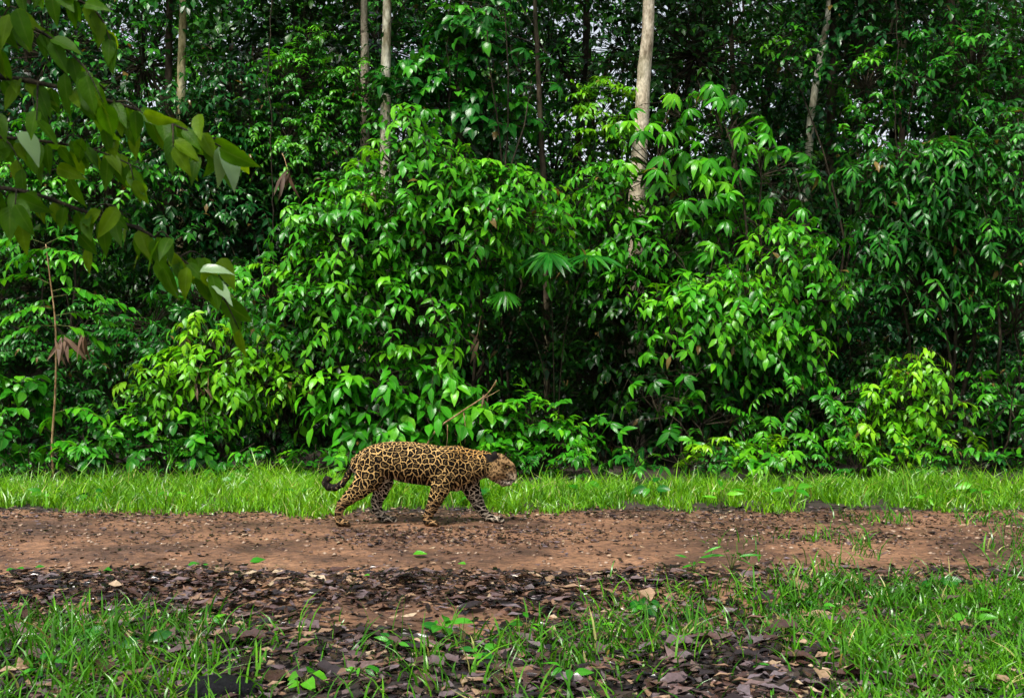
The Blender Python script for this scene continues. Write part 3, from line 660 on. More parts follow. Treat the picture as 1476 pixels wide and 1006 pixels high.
for i, px in enumerate(range(-268, 1760, 62)):
    px = px + re_.uniform(-22, 22)
    plant(600 + i, 'edge_plant', 'small leafy plant at the back edge of the grass strip', 'plant', EDGE,
          [(px, 655 + re_.uniform(-8, 10), 38, 24)], 12.6 + re_.uniform(-0.15, 0.3), ('alt', 'alt', 'pinnate')[i % 3], (0.15, 0.17, 0.09)[i % 3], 6, ('green', 'deep', 'vivid', 'deep')[i % 4], 40, 0.36, base_px=px, nobj=50, w=0.2, ry=0.3, lift=0.8)
# dim undergrowth further in, filling the space under the trees
for i, px in enumerate(range(-340, 1860, 100)):
    plant(60 + i, 'undergrowth_shrub', 'dim dark green undergrowth shrub deep in the forest shade', 'shrub', 'dim undergrowth deep in the shade',
          [(px, 625, 80, 45), (px, 550, 75, 70), (px + 30, 430, 75, 75), (px - 20, 300, 65, 70)], 15.9 + 0.5 * (i % 3), 'alt', 0.19, 6, ('dark', 'dark', 'deep', 'dark')[i % 4], 24, 0.6, w=0.22, nobj=0, lod=1)

# ------------------------------------------------------------------ lone sapling with thin bare stem
rs = np.random.default_rng(404)
base = W(78, 503, 12.9); base[2] = float(surf(base[0], base[1]))
sap = thing('sapling', base, 'lone sapling with thin bare stem, flat leaf tiers and brown dead leaves hanging', 'sapling')
path = spline([base - UP * 0.03, W(75, 640, 12.9), W(80, 560, 12.9), W(80, 470, 12.9), W(72, 400, 12.9), W(66, 352, 12.9)], 20)
V, fs = tube(path, np.linspace(0.017, 0.006, 20), 7); link('stem', local(mesh_vf('stem', V, fs, M['stick']), sap), sap)
fr = [(66, 352, -70, -5), (66, 352, 55, -10), (67, 360, -45, 15), (67, 365, 60, 12), (68, 372, 25, 25), (74, 410, -70, -8), (75, 420, 60, 5), (76, 428, 110, 15), (78, 445, -60, 10),
      (80, 455, 75, 8), (80, 470, -75, 18), (80, 468, 70, 30), (80, 480, 25, 22), (80, 595, 60, 5), (79, 600, -12, 8), (76, 640, 30, 3), (76, 642, -10, 4), (66, 356, -25, 22), (66, 356, 20, 18)]
LP, LX, LN, LS, LT, LO = [], [], [], [], [], []
for (px, py, dx, dy) in fr:
    a = W(px, py, 12.9); b = W(px + dx, py + dy, 12.9 + rs.uniform(-0.35, 0.35)); ln = np.linalg.norm(b - a)
    mid = 0.5 * (a + b) + UP * 0.12 * ln
    c = spline([a, mid, b], 8); V, fs = tube(c, np.linspace(0.005, 0.002, 8), 4); stk = link('leaf_stalk', local(mesh_vf('leaf_stalk', V, fs, M['stem_green']), sap), sap)
    k = max(3, int(ln / 0.07))
    for j in range(k):
        t = 0.35 + 0.65 * j / (k - 1); p = c[min(7, int(t * 7))]; T = unit(c[min(7, int(t * 7) + 1)] - c[max(0, int(t * 7) - 1)]) if t < 0.99 else unit(c[7] - c[6])
        sd_ = unit(np.cross(T, UP))
        for sg in (1, -1):
            LO.append(stk); LP.append(p); LX.append(unit(0.6 * T + sg * 0.8 * sd_ - UP * 0.2 + 0.1 * rs.normal(size=3))); LN.append(UP + 0.2 * rs.normal(size=3)); LS.append(0.17 * rs.uniform(0.7, 1.1)); LT.append(rs.uniform(0.35, 0.8))
    LO.append(stk); LP.append(c[7]); LX.append(unit(c[7] - c[6])); LN.append(UP + 0.1 * rs.normal(size=3)); LS.append(0.2); LT.append(0.6)
LP, LX, LN, LS, LT = map(np.array, (LP, LX, LN, LS, LT))
leaf_objects(sap, LP, LX, LN, LS, LT, 'ellip', 0.22, 'vivid', 0.25, parents=LO)

def dead_bunch(root, c, n, ln, seed, spread=0.45):
    g = np.random.default_rng(seed); P = c + 0.03 * g.normal(size=(n, 3))
    X = unit(np.stack([spread * g.normal(size=n), 0.4 * g.normal(size=n), -np.ones(n)], 1)); Nn = np.stack([0.5 * g.normal(size=n), -np.ones(n), 0.2 * np.ones(n)], 1)
    leaf_objects(root, P, X, Nn, ln * g.uniform(0.6, 1.1, n), g.uniform(0.2, 0.95, n), 'lance', 0.075, 'dead', 0.2, 'dead_leaf')
dead_bunch(sap, W(92, 487, 12.75), 9, 0.36, 1); dead_bunch(sap, W(122, 483, 12.75), 5, 0.36, 2, 0.25)

def dead_spray(px, py, d, n, ln, seed, label, tilt):
    a = W(px, py, d); up = a + np.array([tilt, 0.15, 0.25]); g = np.random.default_rng(seed)
    root = thing('dead_frond', a, label, 'dead leaves')
    V, fs = tube(spline([up, 0.5 * (up + a) + [0, 0, 0.03], a], 6), np.linspace(0.006, 0.004, 6), 4); link('stalk', local(mesh_vf('stalk', V, fs, M['stick']), root), root)
    dead_bunch(root, a, n, ln, seed)
dead_spray(415, 248, 13.8, 8, 0.34, 11, 'brown dead frond hanging against the blue-green young tree', -0.1)
dead_spray(702, 345, 13.6, 8, 0.30, 12, 'rust-brown shrivelled leaf bunch hanging above the dark hollow', 0.12)
dead_spray(280, 555, 12.95, 4, 0.26, 13, 'small brown dead leaf bunch hanging under the lime shrub', 0.05)
dead_spray(688, 485, 13.5, 3, 0.30, 14, 'narrow brown dead leaf hanging low in the dark hollow', 0.04)
dead_spray(300, 560, 12.95, 3, 0.22, 15, 'brown dead leaf bunch with tan tips below the lime shrub', -0.04)

def liana(pts, d, r, label, seed):
    g = np.random.default_rng(seed); c = spline([W(a, b, d) for a, b in pts], 30) + 0.012 * g.normal(size=(30, 3))
    V, fs = tube(c, np.full(30, r * 0.6), 5, 0.08, seed); o = link('liana', mesh_vf('liana', V, fs, M['twig']), None, label, 'vine')
liana([(395, -60), (388, 100), (392, 250), (394, 360), (390, 480)], 14.9, 0.012, 'thin bare hanging vine left of the tallest glossy shrub', 1)
liana([(1288, -60), (1294, 60), (1290, 160), (1296, 240)], 15.6, 0.011, 'thin vine hanging above the drooping right-hand shrub', 2)
liana([(652, -60), (646, 40), (650, 150), (648, 240)], 15.2, 0.009, 'thin pale vine hanging beside the white trunk', 3)
# broken dry twig leaning behind the jaguar
a = W(622, 628, 12.8); tw = thing('broken_twig', a, 'dry tan broken twig slanting up behind the jaguar\'s shoulders', 'twig')
V1 = tube(spline([W(600, 690, 12.9), a, W(660, 597, 12.8), W(700, 570, 12.75), W(716, 548, 12.7)], 14), np.linspace(0.013, 0.006, 14), 6)
link('stick', local(mesh_vf('stick', *V1, M['stick']), tw), tw)
for (x0, y0, x1, y1) in ((645, 612, 640, 660), (668, 594, 670, 640), (690, 577, 720, 562)):
    V1 = tube(spline([W(x0, y0, 12.8), W((x0 + x1) / 2 + 2, (y0 + y1) / 2, 12.8), W(x1, y1, 12.8)], 6), np.linspace(0.006, 0.003, 6), 4)
    link('side_shoot', local(mesh_vf('side_shoot', *V1, M['stick']), tw), tw)
dead_bunch(tw, W(700, 572, 12.74), 5, 0.16, 31, 0.2)

# ------------------------------------------------------------------ overhanging branch tree in the foreground
rf = np.random.default_rng(77)
D0 = 2.7
fb = np.array([-2.15, 2.6, 0.0]); fb[2] = float(surf(fb[0], fb[1]))
ft = thing('overhanging_tree', fb, 'near tree whose dark leafy branches with big drip-tipped leaves reach over the track', 'tree')
tp = spline([fb - UP * 0.05, fb + [0.05, 0.02, 1.2], fb + [-0.02, 0, 2.4], fb + [0.1, -0.05, 3.9]], 20)
V, fs = tube(tp, np.linspace(0.10, 0.05, 20), 10, 0.03, 5); link('trunk', local(mesh_vf('trunk', V, fs, M['bark_brown']), ft), ft)
br = [[(-620, 150), (-120, 105), (0, 112), (75, 124), (149, 144), (214, 164), (255, 182), (292, 198), (322, 214)],
      [(-640, 330), (-150, 255), (0, 271), (60, 283), (124, 306), (189, 326), (224, 343), (268, 378), (304, 402)],
      [(-600, -60), (-130, 0), (-20, 22), (50, 42), (105, 80), (140, 120)],
      [(-620, 260), (-130, 190), (0, 198), (70, 205), (140, 218), (205, 245)],
      [(-560, -180), (-100, -60), (20, -30), (90, -10), (140, 20), (160, 60)]]
branches = []
dps = [2.70, 2.80, 2.62, 2.95, 2.75]
FP, FX, FN, FS, FT, FO = [], [], [], [], [], []
cur = None
def fleaf(p, ddir, ln, tint=None):
    FO.append(cur); FP.append(p); FX.append(unit(np.array(ddir) + 0.30 * rf.normal(size=3))); FN.append(np.array([0.35 * rf.normal(), -1.0 + 0.5 * rf.normal(), 0.4 + 0.5 * rf.normal()])); FS.append(ln); FT.append(rf.uniform(0.1, 0.75) if tint is None else tint)
for bi, pts in enumerate(br):
    d = dps[bi]; c3 = [W(px, py, d + 0.02 * math.sin(k * 1.7)) for k, (px, py) in enumerate(pts)]
    zt = c3[0][2]; i = int(np.argmin(np.abs(tp[:, 2] - (zt - 0.2)))); c3[0] = tp[i]
    c = spline(c3, 60); V, fs = tube(c, np.linspace(0.008, 0.0016, 60), 6, 0.05, bi)
    cur = link('branch', local(mesh_vf('branch', V, fs, M['twig']), ft), ft); branches.append(cur)
    seg = np.linalg.norm(np.diff(c, axis=0), axis=1); s = np.concatenate([[0], np.cumsum(seg)]); q = s[-1] - 0.95 * (s[-1] - s[6]); k = 0
    while q < s[-1]:
        j = min(58, int(np.searchsorted(s, q))); p = c[j]; T = unit(c[j + 1] - c[max(j - 1, 0)])
        sg = 1 if k % 2 else -1
        side = unit(np.cross(T, UP)) * sg
        fleaf(p + [0, 0, -0.006], -UP * 1.0 + 0.30 * T + 0.35 * side, rf.uniform(0.055, 0.10))
        if rf.random() < 0.5: fleaf(p, -UP * 0.35 + 0.6 * T + 0.6 * side, rf.uniform(0.06, 0.095))
        if k % 3 == 1 and bi != 4:                                   # short side twigs
            e = p + T * rf.uniform(0.04, 0.10) + side * rf.uniform(0.03, 0.12) + UP * rf.uniform(-0.10, 0.05)
            V, fs = tube(spline([p, 0.5 * (p + e) + UP * 0.015, e], 6), np.linspace(0.003, 0.0012, 6), 4); link('side_twig', local(mesh_vf('side_twig', V, fs, M['twig']), ft), cur)
            for h in range(3):
                pp = p + (e - p) * (0.45 + 0.28 * h); fleaf(pp, -UP * 0.9 + 0.35 * rf.normal(size=3) + 0.3 * T, rf.uniform(0.07, 0.105))
        q += rf.uniform(0.022, 0.036); k += 1
for (px, py) in ((312, 205), (320, 212), (322, 216), (306, 204), (316, 214), (290, 192), (285, 165), (298, 380), (305, 395), (318, 372), (290, 392), (270, 385), (255, 372), (310, 400), (225, 375), (235, 385)):
    cur = branches[0] if py < 300 else branches[1]
    fleaf(W(px, py, 2.68 + rf.uniform(-0.08, 0.12)), -UP * 1.0 + np.array([0.35, -0.1, 0]) + 0.2 * rf.normal(size=3), rf.uniform(0.075, 0.11), rf.choice([0.3, 0.5, 0.8]))
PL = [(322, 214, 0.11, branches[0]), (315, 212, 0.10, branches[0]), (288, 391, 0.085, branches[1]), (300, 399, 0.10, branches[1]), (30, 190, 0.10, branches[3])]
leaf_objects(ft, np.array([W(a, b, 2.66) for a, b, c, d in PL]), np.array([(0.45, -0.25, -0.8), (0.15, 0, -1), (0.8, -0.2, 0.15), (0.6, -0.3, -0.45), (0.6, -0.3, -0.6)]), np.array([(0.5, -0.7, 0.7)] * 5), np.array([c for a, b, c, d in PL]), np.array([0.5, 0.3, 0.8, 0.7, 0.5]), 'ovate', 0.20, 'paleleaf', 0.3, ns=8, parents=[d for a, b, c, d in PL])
FP, FX, FN, FS, FT = map(np.array, (FP, FX, FN, FS, FT))
leaf_objects(ft, FP, FX, FN, FS, FT, 'ovate', 0.215, 'olive', 0.16, ns=8, parents=FO)
# crown above the picture that shades these branches
cb = [(np.array([-1.2, 2.5, 3.3]), np.array([1.1, 0.9, 0.55])), (np.array([-1.7, 2.9, 3.9]), np.array([1.2, 1.0, 0.6])), (np.array([-2.6, 2.2, 3.4]), np.array([0.8, 0.8, 0.7]))]
ctl, P, X, Nn, SS, TT, SC = grow(rf, cb, 170, 0.4, 'alt', 7, 0.1, 0.5, 0.3)
ok = (CAMZ + 0.33 * P[:, 1]) < P[:, 2]
link('crown', local(leaves_mesh('crown', leaf_tpl('ovate', 2, 0.27, 0.3, 0.2), P[ok], X[ok], Nn[ok], SS[ok], TT[ok], M['olive']), ft), ft, kind='stuff')
ok = ok[:len(ctl[0])]
for c, r in cb:
    i = int(np.argmin(np.abs(tp[:, 2] - (c[2] - 0.5)))); pp = stem_path(tp[i], c, rf); V, fs = tube(pp, np.linspace(0.03, 0.008, len(pp)), 6); link('limb', local(mesh_vf('limb', V, fs, M['twig']), ft), ft)

# ------------------------------------------------------------------ jaguar: one implicit surface, polygonised
ZS = 0.001363
def zx(x): return (np.asarray(x, float) - 750) * ZS
def zz(y): return (690 - np.asarray(y, float)) * ZS
def build_jaguar():
    vs_ = 0.0062
    gx = np.arange(zx(80), zx(1365), vs_); gy = np.arange(-0.215, 0.216, vs_); gz = np.arange(zz(705), zz(140), vs_)
    X, Y, Z = np.meshgrid(gx, gy, gz, indexing='ij')
    def smin(a, b, k):
        h = np.clip(0.5 + 0.5 * (b - a) / k, 0, 1); return b * (1 - h) + a * h - k * h * (1 - h)
    tx = zx([290, 330, 380, 430, 480, 540, 600, 680, 760, 840, 900, 950, 1000, 1050, 1100, 1150, 1190])
    tt = zz([285, 243, 207, 189, 176, 170, 170, 174, 185, 199, 206, 200, 211, 222, 230, 240, 262])
    tb = zz([345, 388, 408, 412, 408, 405, 424, 437, 446, 462, 480, 484, 468, 440, 408, 388, 370])
    tw_ = np.array([.045, .075, .10, .115, .122, .125, .132, .140, .142, .138, .132, .125, .11, .098, .088, .08, .06])
    x1 = gx; T = np.interp(x1, tx, tt); Bm = np.interp(x1, tx, tb); Wd = np.interp(x1, tx, tw_)
    ker = np.ones(7) / 7
    sm = lambda a: np.convolve(np.pad(a, 3, mode='edge'), ker, 'valid')
    T, Bm, Wd = sm(T), sm(Bm), sm(Wd)
    zc = (T + Bm) / 2; hh = (T - Bm) / 2
    q = np.sqrt(((Z - zc[:, None, None]) / hh[:, None, None]) ** 2 + (Y / Wd[:, None, None]) ** 2)
    tor = (q - 1) * np.minimum(hh, Wd)[:, None, None]
    over = np.maximum(np.maximum(tx[0] - X, X - tx[-1]), 0)
    tor = np.where(over > 0, np.maximum(tor, over), tor)
    def chain(pts, ys=1.0, k=0.012):
        """pts: (zoom x, zoom y, side m, radius zoom)"""
        d = None
        for a, b in zip(pts[:-1], pts[1:]):
            A = np.array([zx(a[0]), a[2], zz(a[1])]); B = np.array([zx(b[0]), b[2], zz(b[1])]); ra, rb = a[3] * ZS, b[3] * ZS
            ba = B - A; ba2 = (ba * ba).sum()
            t = np.clip(((X - A[0]) * ba[0] + (Y - A[1]) * ba[1] + (Z - A[2]) * ba[2]) / ba2, 0, 1)
            e = np.sqrt((X - A[0] - t * ba[0]) ** 2 + ((Y - A[1] - t * ba[1]) / ys) ** 2 + (Z - A[2] - t * ba[2]) ** 2) - (ra + t * (rb - ra))
            d = e if d is None else smin(d, e, k)
        return d
    def ell(cx, cy_, s, rx, rz, wy):
        k = np.sqrt(((X - zx(cx)) / (rx * ZS)) ** 2 + ((Y - s) / wy) ** 2 + ((Z - zz(cy_)) / (rz * ZS)) ** 2)
        return (k - 1) * min(rx * ZS, rz * ZS, wy)
    def paw(x, y, s, ln=42):
        d = chain([(x, y, s, 24), (x + ln, 671, s, 19)], 1.25, 0.01)
        for k in (-1.5, -0.5, 0.5, 1.5):
            d = smin(d, chain([(x + ln * 0.7, 668, s + k * 0.017, 14), (x + ln + 14 - 4 * abs(k), 676, s + k * 0.019, 12.5)]), 0.006)
        return d
    n, f = -0.088, 0.088
    hind_n = smin(chain([(430, 320, n * 0.55, 105), (400, 400, n * 0.85, 80), (345, 465, n * 1.05, 56), (285, 515, n * 1.1, 40), (240, 555, n * 1.1, 29), (222, 600, n * 1.1, 22), (217, 640, n * 1.1, 20), (225, 664, n * 1.1, 22)], 0.62, 0.03), paw(228, 664, n * 1.1, 38), 0.012)
    fore_n = smin(chain([(925, 290, n * 0.75, 85), (885, 380, n * 1.0, 72), (850, 455, n * 1.1, 57), (822, 520, n * 1.12, 44), (795, 580, n * 1.12, 32), (772, 628, n * 1.12, 25), (765, 655, n * 1.12, 22)], 0.62, 0.03), paw(770, 664, n * 1.12, 46), 0.012)
    hind_f = smin(chain([(460, 340, f * 0.6, 95), (480, 430, f * 0.95, 62), (462, 500, f * 1.1, 44), (438, 555, f * 1.1, 33), (440, 600, f * 1.1, 27), (462, 640, f * 1.1, 25), (485, 664, f * 1.1, 23)], 0.62, 0.03), paw(492, 664, f * 1.1, 52), 0.012)
    fore_f = smin(chain([(960, 330, f * 0.7, 85), (1020, 430, f * 0.95, 66), (1048, 500, f * 1.05, 48), (1075, 560, f * 1.1, 37), (1102, 608, f * 1.1, 30), (1135, 648, f * 1.1, 25), (1160, 664, f * 1.1, 22)], 0.62, 0.03), paw(1165, 664, f * 1.1, 56), 0.012)
    tail = chain([(352, 262, 0, 30), (318, 295, 0, 25), (288, 340, 0, 19), (262, 392, 0.005, 19), (228, 438, 0.01, 20), (185, 461, 0.015, 21), (145, 458, 0.02, 22), (122, 432, 0.02, 20), (132, 408, 0.02, 19), (155, 408, 0.02, 13)], 1.0, 0.015)
    head = ell(1206, 304, 0, 60, 58, 0.086)
    head = smin(head, chain([(1222, 300, 0, 48), (1272, 335, 0, 40), (1302, 388, 0, 25)], 0.95), 0.02)
    head = smin(head, chain([(1262, 372, 0.018, 34), (1296, 402, 0.016, 24)], 0.8), 0.01)
    head = smin(head, chain([(1262, 372, -0.018, 34), (1296, 402, -0.016, 24)], 0.8), 0.01)
    for s in (-1, 1):
        head = smin(head, ell(1196, 356, s * 0.046, 50, 52, 0.050), 0.02)
        head = smin(head, chain([(1178, 380, s * 0.03, 36), (1238, 422, s * 0.015, 26)], 1.0), 0.02)
        head = smin(head, chain([(1240, 300, s * 0.048, 16), (1275, 312, s * 0.036, 13)], 1.0), 0.012)     # brow
        head = np.maximum(head, -chain([(1258, 326, s * 0.062, 12), (1272, 330, s * 0.055, 9)]))           # eye socket
    head = smin(head, chain([(1240, 428, 0, 26), (1276, 428, 0, 20)], 1.1), 0.01)                           # chin
    mouth = chain([(1248, 412, -0.05, 4), (1300, 412, -0.03, 3)], 1.6)
    head = np.maximum(head, -np.minimum(mouth, chain([(1248, 412, 0.05, 4), (1300, 412, 0.03, 3)], 1.6)))
    ears = None
    for s in (-1, 1):
        e = ell(1184, 262, s * 0.066, 23, 27, 0.016)
        e = np.maximum(e, -ell(1196, 258, s * 0.073, 15, 19, 0.012)) if s > 0 else e
        ears = e if ears is None else np.minimum(ears, e)
    neck = chain([(1010, 315, 0, 88), (1110, 312, 0, 76), (1190, 320, 0, 55)], 0.85)
    body = smin(tor, neck, 0.03)
    body = smin(body, ell(880, 300, -0.05, 95, 95, 0.10), 0.03); body = smin(body, ell(900, 300, 0.05, 95, 95, 0.10), 0.03)
    body = smin(body, ell(955, 245, 0, 45, 44, 0.07), 0.03)
    legs = [hind_n, fore_n, hind_f, fore_f]
    out = body
    for l in legs: out = smin(out, l, 0.016)
    out = smin(out, head, 0.028); out = smin(out, tail, 0.02); out = smin(out, ears, 0.01)
    # ---- surface nets
    ins = out < 0; sh = out.shape
    c8 = [out[i:sh[0] - 1 + i, j:sh[1] - 1 + j, k:sh[2] - 1 + k] for i in (0, 1) for j in (0, 1) for k in (0, 1)]
    sgn = sum((c < 0).astype(np.int8) for c in c8); act = (sgn > 0) & (sgn < 8)
    idx = -np.ones(act.shape, dtype=np.int64); ci = np.argwhere(act); idx[act] = np.arange(len(ci))
    cv = np.stack([c[act] for c in c8], 1); off = np.array([(i, j, k) for i in (0, 1) for j in (0, 1) for k in (0, 1)], float)
    acc = np.zeros((len(ci), 3)); cnt = np.zeros(len(ci))
    for a in range(8):
        for b in range(a + 1, 8):
            if np.abs(off[a] - off[b]).sum() != 1: continue
            va, vb = cv[:, a], cv[:, b]; mk = (va < 0) != (vb < 0); t = np.where(mk, va / np.where(mk, va - vb, 1), 0)
            acc += np.where(mk[:, None], off[a] + t[:, None] * (off[b] - off[a]), 0); cnt += mk
    V = (ci + acc / cnt[:, None]) * vs_ + np.array([gx[0], gy[0], gz[0]])
    quads = []
    for ax in range(3):
        sl0 = [slice(1, s - 1) for s in sh]; sl1 = list(sl0)
        sl0[ax] = slice(0, sh[ax] - 1); sl1[ax] = slice(1, sh[ax])
        a, b = ins[tuple(sl0)], ins[tuple(sl1)]
        e = np.argwhere(a != b); fl = a[a != b]
        o_ = [1, 1, 1]; o_[ax] = 0; e = e + np.array(o_)
        u, v = [(1, 2), (2, 0), (0, 1)][ax]
        def cell(du, dv):
            c = e.copy(); c[:, u] -= du; c[:, v] -= dv; return idx[c[:, 0], c[:, 1], c[:, 2]]
        q4 = np.stack([cell(1, 1), cell(0, 1), cell(0, 0), cell(1, 0)], 1)
        q4[~fl] = q4[~fl][:, ::-1]; quads.append(q4)
    Q = np.concatenate(quads)
    # ---- coat masks per vertex
    g = np.clip(((V - np.array([gx[0], gy[0], gz[0]])) / vs_).round().astype(int), 0, np.array(sh) - 1)
    at = lambda A: A[g[:, 0], g[:, 1], g[:, 2]]
    d_t, d_h, d_tail, d_e = at(body), at(head), at(tail), at(ears)
    d_l = [at(l) for l in legs]
    x, y, z = V.T
    lz = sst(zz(430), zz(560), z)                              # towards the feet
    ishead = sst(0.012, -0.004, d_h - np.minimum(d_t, 0.02)) * (x > zx(1130)); istail = (d_tail < np.minimum(d_t, np.minimum(d_l[0], d_l[2])) - 0.004) * (x < zx(335))
    fine = np.clip(0.6 * sst(0.055, 0.015, np.interp(x, gx, T) - z) * (d_t < 0.02) + 0.75 * sst(zz(400), zz(500), z) + 0.9 * ishead + 0.45 * sst(zx(900), zx(1050), x), 0, 1)
    far_leg = np.minimum(d_l[2], d_l[3]) < np.minimum(d_t, np.minimum(d_l[0], d_l[1])) - 0.002
    inner = (np.minimum(d_l[0], d_l[1]) < d_t) & (y > -0.075)
    nrm_b = np.interp(x, gx, Bm)
    pale = 0.75 * far_leg + 0.55 * inner * (y > -0.08) + 0.8 * sst(0.055, 0.0, z - nrm_b) * (d_t < 0.012) * (x < zx(1140)) * (z > zz(500))
    chin = ishead * sst(zz(395), zz(430), z); pale = np.clip(np.maximum(pale, chin * 0.8 + 0.35 * ishead * sst(zx(1245), zx(1285), x) * sst(zz(350), zz(380), z)), 0, 1)
    black = np.zeros(len(V))
    black = np.maximum(black, sst(0.006, -0.002, d_e - np.minimum(d_h, 0.02)) * (y < 0.2) * (z > zz(296)))
    tailpos = np.interp(x, zx([110, 125, 150, 185, 228, 262, 288, 318, 352]), [1, .95, .85, .72, .58, .45, .3, .15, 0])
    bands = 0.5 + 0.5 * np.sin(tailpos * 62)
    black = np.maximum(black, istail * np.clip(sst(0.5, 0.9, tailpos) * 0.9 + 0.85 * (bands > 0.35), 0, 1))
    black = np.maximum(black, sst(0.010, 0.004, np.sqrt((x - zx(1323)) ** 2 + (z - zz(388)) ** 2 + (y * 0.6) ** 2) - 0.008))     # nose
    lip = np.abs(z - zz(412)) < 0.006; black = np.maximum(black, 0.85 * (ishead > 0.5) * lip * (x > zx(1245)))
    eye_d = np.sqrt((x - zx(1266)) ** 2 + (z - zz(326)) ** 2) ; black = np.maximum(black, 0.9 * sst(0.028, 0.014, eye_d) * (ishead > 0.4))
    whisk = 0.35 * sst(0.04, 0.02, np.sqrt((x - zx(1272)) ** 2 + (z - zz(372)) ** 2)) * (ishead > 0.4); black = np.maximum(black, whisk)
    for fx_, fy_ in ((228, 676), (800, 676), (520, 676), (1190, 676)): pass
    legb = sst(zz(500), zz(560), z)
    coat = np.stack([x + 0.4 * (y > 0) , z - 0.55 * np.abs(y) * (d_t < 0.015), np.zeros(len(V))], 1)
    rust = np.clip(sst(zx(820), zx(980), x) * sst(zz(330), zz(230), z), 0, 1)
    me = mesh_np('jaguar', V, Q.ravel(), np.arange(len(Q)) * 4, jaguar_mat(), {'coat': coat, 'fine': fine, 'pale': pale, 'black': black, 'legb': legb * (1 - ishead), 'rust': rust, 'spot': ishead})
    return me

def jaguar_mat():
    m, N, L = mat_new('jaguar_coat')
    A = lambda n: nd(N, 'ShaderNodeAttribute', attribute_name=n)
    co = A('coat'); fine = A('fine').outputs['Fac']; pale = A('pale').outputs['Fac']; black = A('black').outputs['Fac']; legb = A('legb').outputs['Fac']; rust = A('rust').outputs['Fac']; spot = A('spot').outputs['Fac']
    nz = nd(N, 'ShaderNodeTexNoise'); nz.inputs['Scale'].default_value = 22; nz.inputs['Detail'].default_value = 2; L.new(co.outputs['Vector'], nz.inputs['Vector'])
    sub = nd(N, 'ShaderNodeVectorMath', operation='SUBTRACT'); L.new(nz.outputs['Color'], sub.inputs[0]); sub.inputs[1].default_value = (0.5, 0.5, 0.5)
    mul = nd(N, 'ShaderNodeVectorMath', operation='SCALE'); L.new(sub.outputs[0], mul.inputs[0]); mul.inputs['Scale'].default_value = 0.05
    add = nd(N, 'ShaderNodeVectorMath', operation='ADD'); L.new(co.outputs['Vector'], add.inputs[0]); L.new(mul.outputs[0], add.inputs[1])
    vec = add.outputs[0]
    def vor(scale, feat, v=vec, rnd=1.0):
        n = nd(N, 'ShaderNodeTexVoronoi', voronoi_dimensions='2D', feature=feat); n.inputs['Scale'].default_value = scale; n.inputs['Randomness'].default_value = rnd
        L.new(v, n.inputs['Vector']); return n.outputs['Distance']
    def step(v, a, b):
        n = nd(N, 'ShaderNodeMapRange', interpolation_type='SMOOTHSTEP'); L.new(v, n.inputs['Value']); n.inputs['From Min'].default_value = a; n.inputs['From Max'].default_value = b; return n.outputs[0]
    eA = vor(19.5, 'DISTANCE_TO_EDGE'); eB = vor(29, 'DISTANCE_TO_EDGE'); fB = vor(44, 'F1')
    mpl = nd(N, 'ShaderNodeMapping'); mpl.inputs['Scale'].default_value = (0.45, 1.25, 1); L.new(vec, mpl.inputs[0]); eL = vor(26, 'DISTANCE_TO_EDGE', mpl.outputs[0])
    dA = math_n(N, L, 'SUBTRACT', step(math_n(N, L, 'ADD', eA, math_n(N, L, 'MULTIPLY', math_n(N, L, 'SUBTRACT', nz.outputs['Fac'], 0.5), 0.20)), 0.03, 0.085), math_n(N, L, 'MULTIPLY', step(eA, 0.31, 0.40), math_n(N, L, 'MULTIPLY', 0.25, math_n(N, L, 'SUBTRACT', 1.0, step(fB, 0.30, 0.22)))))
    dB = step(eB, 0.05, 0.12); dL = step(eL, 0.05, 0.13); dH = step(fB, 0.47, 0.30)
    def mx(f, a, b):
        n = nd(N, 'ShaderNodeMix'); 
        for i, v in ((0, f), (2, a), (3, b)):
            if isinstance(v, (int, float)): n.inputs[i].default_value = v
            else: L.new(v, n.inputs[i])
        return n.outputs[0]
    dk = mx(step(fine, 0.35, 0.65), dA, dB); dk = mx(math_n(N, L, 'MULTIPLY', legb, 0.8), dk, dL); dk = mx(math_n(N, L, 'MULTIPLY', spot, 0.8), dk, math_n(N, L, 'MULTIPLY', dH, 0.85))
    tan = mixc(N, L, rust, (0.53, 0.335, 0.13), (0.48, 0.265, 0.08))
    tan = mixc(N, L, legb, tan, (0.34, 0.20, 0.09)); tan = mixc(N, L, spot, tan, (0.33, 0.20, 0.09))
    tan = mixc(N, L, pale, tan, (0.62, 0.54, 0.42))
    inn = mixc(N, L, math_n(N, L, 'MULTIPLY', dk, 1.0, True), tan, (0.005, 0.0035, 0.0025))
    fur = nd(N, 'ShaderNodeTexNoise'); fur.inputs['Scale'].default_value = 180; fur.inputs['Detail'].default_value = 2
    tco = nd(N, 'ShaderNodeTexCoord'); L.new(tco.outputs['Object'], fur.inputs['Vector'])
    fr_ = ramp(N, [(0.3, (0.7, 0.7, 0.7)), (0.7, (1.2, 1.2, 1.2))]); L.new(fur.outputs['Fac'], fr_.inputs[0])
    c = mixc(N, L, 1.0, inn, fr_.outputs[0], 'MULTIPLY')
    c = mixc(N, L, black, c, (0.012, 0.010, 0.009))
    p = nd(N, 'ShaderNodeBsdfPrincipled'); L.new(c, p.inputs['Base Color']); p.inputs['Roughness'].default_value = 0.7; p.inputs['Specular IOR Level'].default_value = 0.05
    bp = nd(N, 'ShaderNodeBump'); bp.inputs['Strength'].default_value = 0.5; bp.inputs['Distance'].default_value = 0.006; L.new(fur.outputs['Fac'], bp.inputs['Height']); L.new(bp.outputs[0], p.inputs['Normal'])
    L.new(p.outputs[0], nd(N, 'ShaderNodeOutputMaterial').inputs[0]); return m

